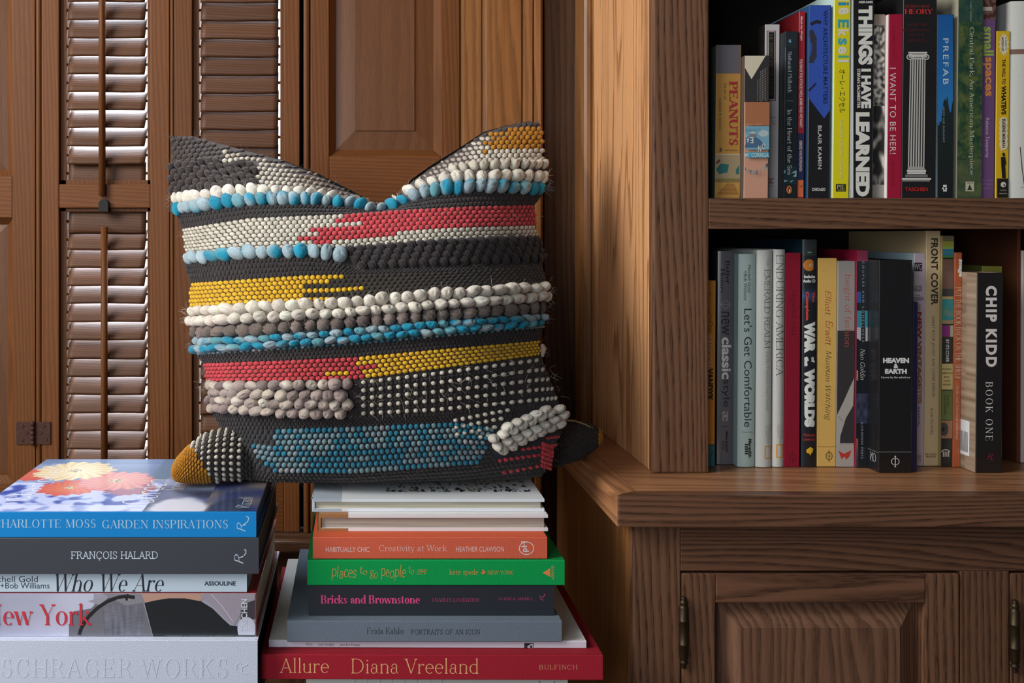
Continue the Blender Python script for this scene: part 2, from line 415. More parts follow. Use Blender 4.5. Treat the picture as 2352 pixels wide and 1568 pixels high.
# rusty butt hinge on the left pair
hr = thing('butt_hinge', 'rusty iron butt hinge low on the left shutters, four screws', 'hinge', (wx(77), DW - 0.002, wz(993)))
board('hinge_leaf', MHINGE, hr, (wx(38), wx(72), DW - 0.0022, DW - 0.0002, wz(1020), wz(968)), bev=0.0006)
board('hinge_leaf', MHINGE, hr, (wx(82), wx(117), DW - 0.0022, DW - 0.0002, wz(1020), wz(968)), bev=0.0006)
bm = bmesh.new()
for q in range(5):
    zz0, zz1 = wz(1021) + q * (wz(966) - wz(1021)) / 5, wz(1021) + (q + 1) * (wz(966) - wz(1021)) / 5
    lathe(bm, wx(77), DW - 0.004, [(0.0030, zz0 + 0.0002), (0.0038, zz0 + 0.0008), (0.0038, zz1 - 0.0008), (0.0030, zz1 - 0.0002)], 12)
mesh_obj('knuckle', bm, MHINGE, hr, True)
for sx, sy in ((52, 978), (52, 1008), (62, 993), (100, 978), (106, 1008), (94, 993)):
    bm = bmesh.new(); x, z = wx(sx), wz(sy)
    pr = [(x + 0.0028 * math.cos(t), z + 0.0028 * math.sin(t)) for t in np.linspace(0, 2 * PI, 11)[:-1]]
    prism(bm, pr, DW - 0.0032, DW - 0.002, 'y'); mesh_obj('screw', bm, MHINGE, hr)

# ------------------------------------------------------------------ base cabinet, worktop, bookcase
CT = CZ - 0.29                                     # worktop height
DF, DC, DB = 1.232, 1.125, 1.145                   # bookcase face, worktop edge, base cabinet face
xl = X(1418, DC)
TH = 72 * DC / F
wt = thing('worktop', 'thick oak worktop carrying the bookcase, its lit left corner beside the cushion', 'worktop', (xl, DC, CT - TH))
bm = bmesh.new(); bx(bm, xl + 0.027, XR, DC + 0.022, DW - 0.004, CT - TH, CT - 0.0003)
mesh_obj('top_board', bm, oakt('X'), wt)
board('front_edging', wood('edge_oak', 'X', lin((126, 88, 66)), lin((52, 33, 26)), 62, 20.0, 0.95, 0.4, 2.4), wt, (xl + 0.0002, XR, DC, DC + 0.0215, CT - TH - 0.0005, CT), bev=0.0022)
# mitred left edging with a bevelled end
bm = bmesh.new()
v = [(xl, DC + 0.0005), (xl + 0.0268, DC + 0.0218), (xl + 0.0268, DW - 0.004), (xl, DW - 0.004)]
prism(bm, v, CT - TH - 0.0004, CT + 0.0002, 'z'); bevel(bm, 0.002)
mesh_obj('side_edging', bm, oakt('Y'), wt)

bc = thing('base_cabinet', 'oak base cabinet with raised panel doors under the worktop', 'cabinet', (X(1455, DB), DB, 0))
x0 = X(1455, DB); x1 = X(1563, DB); zt = CT - TH - 0.0006; zr = Z(1311, DB)
board('side_panel', oakc('Z'), bc, (x0, x0 + 0.018, DB + 0.019, DW - 0.004, 0, zt), bev=0.001)
board('stile', oak('Z'), bc, (x0, x1, DB, DB + 0.0188, 0, zt), bev=0.0012)
board('top_rail', wood('edge_oak', 'X', lin((126, 88, 66)), lin((52, 33, 26)), 62, 20.0, 0.95), bc, (x1 + 0.0002, XR, DB + 0.0002, DB + 0.0188, zr, zt), bev=0.001)
xm0, xm1 = X(2206, DB), X(2318, DB)
board('stile', oak('Z'), bc, (xm0, xm1, DB, DB + 0.0188, 0, zr - 0.0002), bev=0.0012)
board('stile', oak('Z'), bc, (XR - 0.06, XR, DB, DB + 0.0188, 0.0, zr - 0.0002), bev=0.0012)
board('carcass', MDARK, bc, (x0 + 0.0182, XR, DB + 0.024, DW - 0.006, 0.02, 0.03), (x0 + 0.0182, XR, DW - 0.02, DW - 0.006, 0.03, zt), bev=0)
def origin(parent):
    o = Vector((0, 0, 0))
    while parent is not None: o += Vector(parent.location); parent = parent.parent
    return o
def door(xa, xb, z0, z1):
    y0, y1 = DB - 0.0005, DB + 0.0185
    sw = X(1645, DB) - X(1568, DB); rh = (1385 - 1318) / F * DB
    d = bpy.data.objects.new('door', None); d.empty_display_size = 0.05; link(d, bc)
    ew = wood('edge_oak', 'X', (0, 0, 0), (0, 0, 0), 1, 1)
    board('stile', oak('Z'), d, (xa, xa + sw, y0, y1, z0, z1), bev=0.0016)
    board('stile', oak('Z'), d, (xb - sw, xb, y0, y1, z0, z1), bev=0.0016)
    board('rail', ew, d, (xa + sw + 0.0002, xb - sw - 0.0002, y0 + 0.0003, y1, z1 - rh, z1), bev=0.0016)
    board('rail', ew, d, (xa + sw + 0.0002, xb - sw - 0.0002, y0 + 0.0003, y1, z0, z0 + rh), bev=0.0016)
    bm = bmesh.new()
    fl, fr, zb, zt_ = xa + sw, xb - sw, z0 + rh, z1 - rh
    B = (1448 - 1390) / F * DB * 0.98
    rings = [(-0.001, y0 + 0.019), (0.002, y0 + 0.019)]
    for t in np.linspace(0, 1, 9)[1:]: rings.append((t * B, y0 + 0.002 + 0.0155 * math.sin((1 - t) * PI / 2) ** 1.4))
    rings.append((B + 0.0008, y0 + 0.0012))
    vr = [[bm.verts.new((x, y, z)) for x, z in ((fl + i, zb + i), (fr - i, zb + i), (fr - i, zt_ - i), (fl + i, zt_ - i))] for i, y in rings]
    for A, C in zip(vr, vr[1:]):
        for q in range(4): bm.faces.new((A[q], A[(q + 1) % 4], C[(q + 1) % 4], C[q]))
    bm.faces.new(vr[-1])
    mesh_obj('raised_panel', bm, wood('panel_oak', 'Z', lin((138, 100, 77)), lin((70, 46, 36)), 90, 10.0, 0.9), d)
    return d
d1 = door(X(1566, DB), X(2203, DB), 0.12, zr - 0.0028)
d2 = door(X(2321, DB), XR - 0.063, 0.12, zr - 0.0028)
def barrel_hinge(px, y0, y1, par):
    x = X(px, DB); zt_, zb = Z(y0, DB), Z(y1, DB); h = zt_ - zb
    P = [(0.0004, 0), (0.0018, .012), (0.0026, .03), (0.0016, .055), (0.0034, .075), (0.0036, .105), (0.0022, .125), (0.0036, .15), (0.0040, .17), (0.0040, .33), (0.0043, .335), (0.0043, .345), (0.0040, .35),
         (0.0040, .65), (0.0043, .655), (0.0043, .665), (0.0040, .67), (0.0040, .84), (0.0036, .86), (0.0022, .88), (0.0036, .9), (0.0034, .925), (0.0016, .945), (0.0026, .97), (0.0018, .988), (0.0004, 1)]
    bm = bmesh.new(); lathe(bm, x, DB - 0.003, [(r * 1.25, zb + t * h) for r, t in P], 14)
    o = mesh_obj('barrel_hinge', bm, MBRASS, par, True); o['label'] = 'aged brass barrel hinge'
barrel_hinge(1568, 1366, 1533, d1); barrel_hinge(2327, 1374, 1542, d2)

ZS1, ZS0 = Z(455, DF), Z(525.5, DF)                 # shelf top and underside
bk = thing('bookcase', 'tall oak bookcase standing on the worktop, two shelves of books', 'bookcase', (X(1500, DF), DF, CT))
xa, xb = X(1500, DF), X(1628, DF)
board('side_panel', wood('lit_side_oak', 'Z', lin((222, 166, 116)), lin((122, 78, 46)), 46, 15.0, 0.9, 0.38, 2.4, pore=0.35, thin=True), bk, (xa, xa + 0.02, DF + 0.019, DW - 0.004, CT, 2.5), bev=0.0008)  # paler than the bookcase's other oak: light from the left put into the colour
board('stile', oak('Z'), bk, (xa, xb, DF, DF + 0.0188, CT + 0.0002, 2.5), bev=0.0022)
board('shelf', oak('X'), bk, (xb + 0.0002, XR - 0.06, DF + 0.0006, DF + 0.0196, ZS0, ZS1 + 0.0002), (xa + 0.0202, XR - 0.02, DF + 0.0198, DF + 0.31, ZS1 - 0.02, ZS1), bev=0.001)
board('stile', oak('Z'), bk, (XR - 0.06, XR, DF, DF + 0.0188, CT + 0.0002, 2.5), bev=0.0022)
board('side_panel', oak('Z'), bk, (XR - 0.02, XR, DF + 0.019, DW - 0.004, CT, 2.5), bev=0.0008)
board('shelf', oak('X'), bk, (xb + 0.0002, XR - 0.06, DF + 0.0006, DF + 0.0196, ZS1 + 0.31, ZS1 + 0.348), (xa + 0.0202, XR - 0.02, DF + 0.0198, DF + 0.31, ZS1 + 0.328, ZS1 + 0.348), bev=0.001)
board('back_panel', MDARK, bk, (xa + 0.0202, XR - 0.0202, DF + 0.312, DF + 0.322, CT + 0.0005, 2.5), bev=0)
# the reveal between stile and carcass
board('filler', MDARK, bk, (xa + 0.0202, xb - 0.004, DF + 0.0192, DF + 0.03, CT + 0.0005, 2.5), bev=0)

# stools that carry the two stacks, below the picture
def stool(x0, x1, y0, y1, h, label):
    r = thing('stool', label, 'stool', ((x0 + x1) / 2, (y0 + y1) / 2, 0))
    board('seat', dark_wood('X'), r, (x0, x1, y0, y1, h - 0.03, h), bev=0.004)
    for sx in (0, 1):
        for sy in (0, 1):
            xx = x0 + 0.02 if sx == 0 else x1 - 0.055; yy = y0 + 0.02 if sy == 0 else y1 - 0.055
            board('leg', dark_wood('Z'), r, (xx, xx + 0.035, yy, yy + 0.035, 0, h - 0.0302), bev=0.003)

# ------------------------------------------------------------------ lettering: a small drawn serif face, plus the built-in sans
class Pen:
    def __init__(s, T, t, ser): s.T, s.t, s.s, s.q = T, t, ser, []
    def quad(s, a, b, c, d): s.q.append((a, b, c, d))
    def rect(s, x0, y0, x1, y1): s.quad((x0, y0), (x1, y0), (x1, y1), (x0, y1))
    def hs(s, x, y, half=None, up=1):
        if s.s <= 0: return
        h = (half if half is not None else s.T / 2 + s.s); th = max(s.t * 0.9, 0.022)
        s.rect(x - h, y, x + h, y + th * up)
        b = s.T * 0.5      # bracket
        s.quad((x - b - 0.03 * (s.s > 0.03), y + th * up * 0.9), (x + b + 0.03 * (s.s > 0.03), y + th * up * 0.9), (x + b, y + (th + 0.035) * up), (x - b, y + (th + 0.035) * up))
    def st(s, x, y0, y1, f='bt', w=None):
        w = s.T if w is None else w
        s.rect(x - w / 2, y0, x + w / 2, y1)
        if 'b' in f: s.hs(x, y0, w / 2 + s.s)
        if 't' in f: s.hs(x, y1, w / 2 + s.s, -1)
        if 'l' in f and s.s > 0:  # flag serif of lower-case stems
            s.quad((x - w / 2 - s.s, y1 - 0.055), (x, y1 - 0.06), (x + w / 2, y1), (x, y1)); 
    def hl(s, x0, x1, y, w=None):
        w = s.t if w is None else w
        s.rect(x0, y - w / 2, x1, y + w / 2)
    def dg(s, x0, y0, x1, y1, w): s.quad((x0 - w / 2, y0), (x0 + w / 2, y0), (x1 + w / 2, y1), (x1 - w / 2, y1))
    def arc(s, cx, cy, rx, ry, a0, a1, T=None, t=None, n=None):
        T = s.T if T is None else T; t = s.t if t is None else t
        n = n or max(5, int(abs(a1 - a0) / 14))
        P = []
        for i in range(n + 1):
            a = math.radians(a0 + (a1 - a0) * i / n); c, q = math.cos(a), math.sin(a)
            w = t + (T - t) * abs(c) ** 1.4
            P.append(((cx + (rx - T / 2 + w / 2) * c, cy + (ry - t / 2 + w / 2 * 0.9) * q), (cx + (rx - T / 2 - w / 2) * c, cy + (ry - t / 2 - w / 2 * 0.9) * q)))
        for A, B in zip(P, P[1:]): s.quad(A[0], B[0], B[1], A[1])
    def dot(s, x, y, r):
        n = 10
        for i in range(0, n, 2):
            a = [2 * PI * (i + k) / n for k in range(3)]
            s.quad((x, y), *[(x + r * math.cos(q), y + r * math.sin(q)) for q in a])
    def poly(s, pts, w):
        for (a, b), (c, d) in zip(pts, pts[1:]):
            L = math.hypot(c - a, d - b) or 1; nx, ny = -(d - b) / L * w / 2, (c - a) / L * w / 2
            s.quad((a + nx, b + ny), (a - nx, b - ny), (c - nx, d - ny), (c + nx, d + ny))

CAP, XH, DE = 0.70, 0.46, -0.22
def glyph(ch, T, t, ser):
    p = Pen(T, t, ser); C, h = CAP, XH
    adv = 0.6; s = p
    if ch == 'A': s.dg(.06, 0, .30, C, t * 1.15); s.dg(.53, 0, .29, C, T); s.hl(.14, .44, .24); s.hs(.06, 0, .07); s.hs(.53, 0, .09); adv = .60
    elif ch == 'B': s.st(.10, 0, C); s.hl(.1, .3, C - t / 2); s.hl(.1, .32, t / 2); s.hl(.1, .3, .37); s.arc(.29, .535, .20, .165, 90, -90); s.arc(.30, .19, .23, .19, 90, -90); adv = .59
    elif ch == 'C': s.arc(.34, .35, .30, .36, 52, 312); s.st(.55, .47, .66, '', t * 1.3); s.st(.55, .06, .16, '', t); adv = .64
    elif ch == 'Ç': p.q = glyph('C', T, t, ser)[0]; s.arc(.34, -.10, .07, .07, 100, -120, t * 1.6, t); s.dg(.33, -.06, .35, .01, t * 1.3); adv = .64
    elif ch == 'D': s.st(.10, 0, C); s.hl(.1, .28, C - t / 2); s.hl(.1, .28, t / 2); s.arc(.27, .35, .35, .35, 90, -90); adv = .68
    elif ch == 'E': s.st(.10, 0, C); s.hl(.1, .48, C - t / 2); s.hl(.1, .5, t / 2); s.hl(.1, .37, .36); s.dg(.48, C - .15, .47, C, t); s.dg(.50, .16, .49, 0, t); s.st(.37, .29, .43, '', t); adv = .56
    elif ch == 'F': s.st(.10, 0, C); s.hl(.1, .48, C - t / 2); s.hl(.1, .37, .35); s.dg(.48, C - .15, .47, C, t); s.st(.37, .28, .42, '', t); adv = .54
    elif ch == 'G': s.arc(.34, .35, .30, .36, 50, 335); s.st(.55, .48, .66, '', t * 1.2); s.st(.55, .02, .29, 't', T * .9); adv = .68
    elif ch == 'H': s.st(.10, 0, C); s.st(.55, 0, C); s.hl(.1, .55, .36); adv = .65
    elif ch == 'I': s.st(.12, 0, C); adv = .24
    elif ch == 'J': s.st(.22, .08, C, 't'); s.arc(.13, .10, .135, .12, 0, -150); adv = .34
    elif ch == 'K': s.st(.10, 0, C); s.dg(.16, .28, .50, C, t * 1.2); s.dg(.53, 0, .25, .40, T); s.hs(.53, 0, .08); s.hs(.48, C, .08, -1); adv = .61
    elif ch == 'L': s.st(.10, 0, C); s.hl(.1, .48, t / 2); s.dg(.48, .18, .47, 0, t); adv = .52
    elif ch == 'M': s.st(.09, 0, C, 'b', t * 1.2); s.st(.66, 0, C); s.dg(.36, .04, .11, C, T); s.dg(.37, .04, .63, C, t * 1.1); s.hs(.08, C, .06, -1); adv = .76
    elif ch == 'N': s.st(.10, 0, C, 'bt', t * 1.2); s.st(.55, 0, C, 't', t * 1.2); s.dg(.55, 0, .12, C, T); adv = .66
    elif ch == 'O': s.arc(.35, .35, .31, .36, 0, 360, n=30); adv = .70
    elif ch == 'P': s.st(.10, 0, C); s.hl(.1, .3, C - t / 2); s.hl(.1, .3, .33); s.arc(.29, .515, .22, .187, 90, -90); adv = .55
    elif ch == 'Q': p.q = glyph('O', T, t, ser)[0]; s.dg(.56, -.15, .36, .06, T); adv = .70
    elif ch == 'R': s.st(.10, 0, C); s.hl(.1, .3, C - t / 2); s.hl(.1, .3, .35); s.arc(.29, .525, .21, .177, 90, -90); s.dg(.53, 0, .33, .36, T); s.hs(.55, 0, .06); adv = .60
    elif ch == 'S': s.arc(.25, .525, .185, .187, 40, 250, T * .85); s.arc(.25, .185, .20, .20, 70, -140, T * .9); s.dg(.36, .28, .15, .42, T * .95); s.st(.405, .50, .68, '', t); s.st(.075, .03, .21, '', t); adv = .49
    elif ch == 'T': s.st(.28, 0, C, 'b'); s.hl(.04, .52, C - t / 2); s.dg(.045, C - .16, .055, C, t); s.dg(.515, C - .16, .505, C, t); adv = .56
    elif ch == 'U': s.st(.11, .2, C, 't'); s.st(.54, .2, C, 't', t * 1.2); s.arc(.325, .22, .26, .235, 180, 360, T * .85); adv = .64
    elif ch == 'V': s.dg(.30, 0, .06, C, T); s.dg(.30, 0, .53, C, t * 1.15); s.hs(.06, C, .09, -1); s.hs(.53, C, .07, -1); adv = .58
    elif ch == 'W': s.dg(.25, 0, .06, C, T); s.dg(.25, 0, .44, C, t * 1.15); s.dg(.62, 0, .43, C, T); s.dg(.62, 0, .80, C, t * 1.15); s.hs(.06, C, .09, -1); s.hs(.43, C, .08, -1); s.hs(.81, C, .07, -1); adv = .86
    elif ch == 'X': s.dg(.52, 0, .07, C, T); s.dg(.06, 0, .50, C, t); adv = .58
    elif ch == 'Y': s.st(.29, 0, .32, 'b'); s.dg(.29, .29, .06, C, T); s.dg(.29, .29, .51, C, t * 1.15); s.hs(.06, C, .09, -1); s.hs(.51, C, .07, -1); adv = .57
    elif ch == 'Z': s.hl(.06, .5, C - t / 2); s.hl(.05, .52, t / 2); s.dg(.10, 0, .46, C, T); adv = .56
    elif ch == 'a': s.st(.32, .06, .31, '', T); s.arc(.22, .31, .145, .155, 5, 150, T * .9); s.dot(.10, .345, T * .5); s.arc(.19, .135, .145, .145, 60, 300, T * .9); s.dg(.19, .255, .33, .285, t); s.dg(.25, .01, .34, .10, t); s.dg(.42, .04, .32, .05, t); s.dg(.39, .0, .34, .08, T * .6); adv = .45
    elif ch == 'b': s.st(.10, 0, C + .03, 'l'); s.arc(.25, h / 2, .22, h / 2, 130, -130); adv = .51
    elif ch == 'c': s.arc(.24, h / 2, .20, h / 2 + .005, 50, 318); s.dot(.36, .35, T * .5); adv = .42
    elif ch == 'd': s.st(.40, 0, C + .03, 'lb'); s.arc(.26, h / 2, .22, h / 2, 50, 310); adv = .51
    elif ch == 'e': s.arc(.24, h / 2, .20, h / 2 + .005, 0, 315); s.hl(.06, .43, .25); adv = .46
    elif ch == 'f': s.st(.14, 0, .58, 'b'); s.arc(.27, .57, .17, .16, 180, 60, T * .9); s.dot(.33, .66, T * .5); s.hl(.03, .28, h - t / 2); adv = .31
    elif ch == 'g': s.arc(.22, .30, .17, .155, 0, 360, T * .85); s.arc(.23, -.08, .20, .13, 0, 360, T * .7); s.dg(.12, .01, .15, .16, T * .6); s.hl(.14, .32, .035, T * .8); s.dg(.33, .38, .44, .44, T * .6); adv = .46
    elif ch == 'h': s.st(.11, 0, C + .03, 'lb'); s.st(.40, 0, .30, 'b'); s.arc(.27, .27, .175, .19, 0, 140, T * .9); adv = .51
    elif ch == 'i': s.st(.12, 0, h, 'lb'); s.dot(.115, .61, T * .62); adv = .24
    elif ch == 'j': s.st(.13, -.1, h, 'l'); s.arc(.05, -.1, .125, .12, 0, -120); s.dot(.13, .61, T * .6); adv = .25
    elif ch == 'k': s.st(.11, 0, C + .03, 'lb'); s.dg(.15, .18, .38, h, t * 1.2); s.dg(.43, 0, .22, .27, T); s.hs(.43, 0, .07); s.hs(.36, h, .07, -1); adv = .49
    elif ch == 'l': s.st(.12, 0, C + .03, 'lb'); adv = .24
    elif ch == 'm': s.st(.11, 0, h, 'lb'); s.st(.37, 0, .30, 'b'); s.st(.64, 0, .30, 'b'); s.arc(.255, .27, .16, .19, 0, 140, T * .9); s.arc(.525, .27, .16, .19, 0, 140, T * .9); adv = .75
    elif ch == 'n': s.st(.11, 0, h, 'lb'); s.st(.40, 0, .30, 'b'); s.arc(.27, .27, .175, .19, 0, 140, T * .9); adv = .51
    elif ch == 'o': s.arc(.25, h / 2, .215, h / 2 + .01, 0, 360, n=22); adv = .50
    elif ch == 'p': s.st(.11, DE, h, 'lb'); s.arc(.26, h / 2, .22, h / 2, 130, -130); adv = .51
    elif ch == 'q': s.st(.40, DE, h, 'b'); s.arc(.26, h / 2, .22, h / 2, 50, 310); adv = .51
    elif ch == 'r': s.st(.11, 0, h, 'lb'); s.arc(.28, .29, .16, .165, 150, 60, T * .8); s.dot(.32, .40, T * .55); adv = .37
    elif ch == 's': s.arc(.19, .335, .135, .13, 40, 250, T * .75); s.arc(.19, .125, .145, .13, 70, -140, T * .8); s.dg(.28, .18, .11, .28, T * .85); s.st(.30, .33, .45, '', t); s.st(.06, .01, .13, '', t); adv = .37
    elif ch == 't': s.st(.14, .08, .60, ''); s.arc(.235, .10, .14, .105, 180, 300, T * .9); s.hl(.03, .29, h - t / 2); adv = .32
    elif ch == 'u': s.st(.10, .14, h, 'l'); s.st(.39, 0, h, 'lb'); s.arc(.235, .165, .175, .175, 180, 320, T * .85); adv = .50
    elif ch == 'v': s.dg(.23, 0, .05, h, T); s.dg(.23, 0, .40, h, t * 1.2); s.hs(.05, h, .07, -1); s.hs(.40, h, .06, -1); adv = .45
    elif ch == 'w': s.dg(.20, 0, .05, h, T); s.dg(.20, 0, .34, h, t * 1.2); s.dg(.49, 0, .34, h, T); s.dg(.49, 0, .63, h, t * 1.2); s.hs(.05, h, .07, -1); s.hs(.34, h, .06, -1); s.hs(.63, h, .06, -1); adv = .68
    elif ch == 'x': s.dg(.41, 0, .05, h, T); s.dg(.05, 0, .39, h, t); adv = .46
    elif ch == 'y': s.dg(.24, .02, .05, h, T); s.dg(.17, -.17, .41, h, t * 1.2); s.dot(.13, -.17, T * .55); s.hs(.05, h, .07, -1); s.hs(.41, h, .06, -1); adv = .46
    elif ch == 'z': s.hl(.04, .37, h - t / 2); s.hl(.03, .39, t / 2); s.dg(.08, 0, .33, h, T); adv = .42
    elif ch == '.': s.dot(.1, .05, .055); adv = .2
    elif ch == ',': s.dot(.1, .05, .055); s.dg(.06, -.11, .13, .04, t * 1.5); adv = .2
    elif ch == ':': s.dot(.1, .05, .055); s.dot(.1, .40, .055); adv = .2
    elif ch == "'": s.dg(.08, .5, .11, .72, T * .8); adv = .18
    elif ch == '+': s.hl(.06, .44, .28); s.st(.25, .09, .47, '', t); adv = .5
    elif ch == '-': s.hl(.04, .26, .24); adv = .3
    elif ch == '&': s.arc(.27, .54, .15, .16, 0, 360, T * .8); s.arc(.24, .18, .20, .19, 60, 350, T * .9); s.dg(.52, 0, .17, .46, T); adv = .6
    elif ch == 'Φ': s.arc(.35, .35, .33, .30, 0, 360, T * .7, n=26); s.st(.35, -.12, .82, 'bt', T * .8); adv = .7
    elif ch == '♠': s.poly([(.2, 0), (.2, .3)], .05); s.dot(.12, .25, .12); s.dot(.28, .25, .12); s.quad((.02, .3), (.38, .3), (.2, .58), (.2, .58)); adv = .42
    else: adv = .28
    return p.q, adv

STY = {'didone': (.095, .022, .055), 'serif': (.078, .032, .05), 'light': (.055, .028, .045), 'bold': (.145, .030, .05), 'slab': (.075, .062, .065),
       'script': (.062, .040, 0.0), 'mono': (.05, .05, 0.0), 'heavy': (.17, .05, .05)}
def serif_mesh(text, style, shear=0.0, track=0.0, bounce=0.0):
    T, t, ser = STY[style]; x = 0; V = []; r = random.Random(len(text))
    for ch in text:
        q, adv = glyph(ch, T, t, ser)
        dy = r.uniform(-bounce, bounce); sc = 1 + r.uniform(-bounce, bounce)
        for poly in q: V.append([(x + a * sc + shear * b, b * sc + dy) for a, b in poly])
        x += adv * (1 + 0) + track
    vs, fs = [], []
    for poly in V:
        fs.append(tuple(range(len(vs), len(vs) + len(poly)))); vs += poly
    return vs, fs
_TC = {}
def sans_mesh(text, bold=0.0, track=1.0, shear=0.0):
    key = (text, bold, track, shear)
    if key in _TC: return _TC[key]
    c = bpy.data.curves.new('lettering', 'FONT'); c.body = text; c.size = 1.0; c.offset = bold; c.space_character = track
    c.shear = shear; c.resolution_u = 3; c.fill_mode = 'FRONT'
    o = bpy.data.objects.new('lettering', c); COL.objects.link(o)
    dg = bpy.context.evaluated_depsgraph_get()
    me = bpy.data.meshes.new_from_object(o.evaluated_get(dg))
    vs = [(v.co.x, v.co.y) for v in me.vertices]; fs = [tuple(p.vertices) for p in me.polygons]
    bpy.data.objects.remove(o); bpy.data.curves.remove(c); bpy.data.meshes.remove(me)
    _TC[key] = (vs, fs); return vs, fs

# ------------------------------------------------------------------ coloured meshes and books
class CM:
    """collects coloured faces; one mesh per part"""
    def __init__(s): s.v, s.f, s.c, s.m = [], [], [], []
    def face(s, pts, col, m=0):
        n = len(s.v); s.v += pts; s.f.append(tuple(range(n, n + len(pts)))); s.c.append(col); s.m.append(m)
    def mesh(s, vs, fs, col, m=0):
        n = len(s.v); s.v += vs; s.f += [tuple(n + i for i in f) for f in fs]; s.c += [col] * len(fs); s.m += [m] * len(fs)
    def box(s, x0, x1, y0, y1, z0, z1, col, m=0, skip=()):
        P = [(x0, y0, z0), (x1, y0, z0), (x1, y1, z0), (x0, y1, z0), (x0, y0, z1), (x1, y0, z1), (x1, y1, z1), (x0, y1, z1)]
        for k, f in enumerate(((0, 3, 2, 1), (4, 5, 6, 7), (0, 1, 5, 4), (1, 2, 6, 5), (2, 3, 7, 6), (3, 0, 4, 7))):
            if k not in skip: s.face([P[i] for i in f], col, m)
    def build(s, name, mats, parent, xf=None):
        v = np.array(s.v, dtype=np.float64)
        if xf is not None: v = xf(v)
        me = bpy.data.meshes.new(name)
        me.from_pydata(v.tolist(), [], s.f)
        for m in (mats if isinstance(mats, (list, tuple)) else [mats]): me.materials.append(m)
        me.polygons.foreach_set('material_index', s.m)
        cnt = np.array([len(f) for f in s.f]); cols = np.ones((len(s.f), 4), dtype=np.float32)
        cols[:, :3] = np.array(s.c, dtype=np.float32)
        at = me.color_attributes.new('Col', 'FLOAT_COLOR', 'CORNER')
        at.data.foreach_set('color', np.repeat(cols, cnt, axis=0).ravel())
        me.update()
        return link(bpy.data.objects.new(name, me), parent)

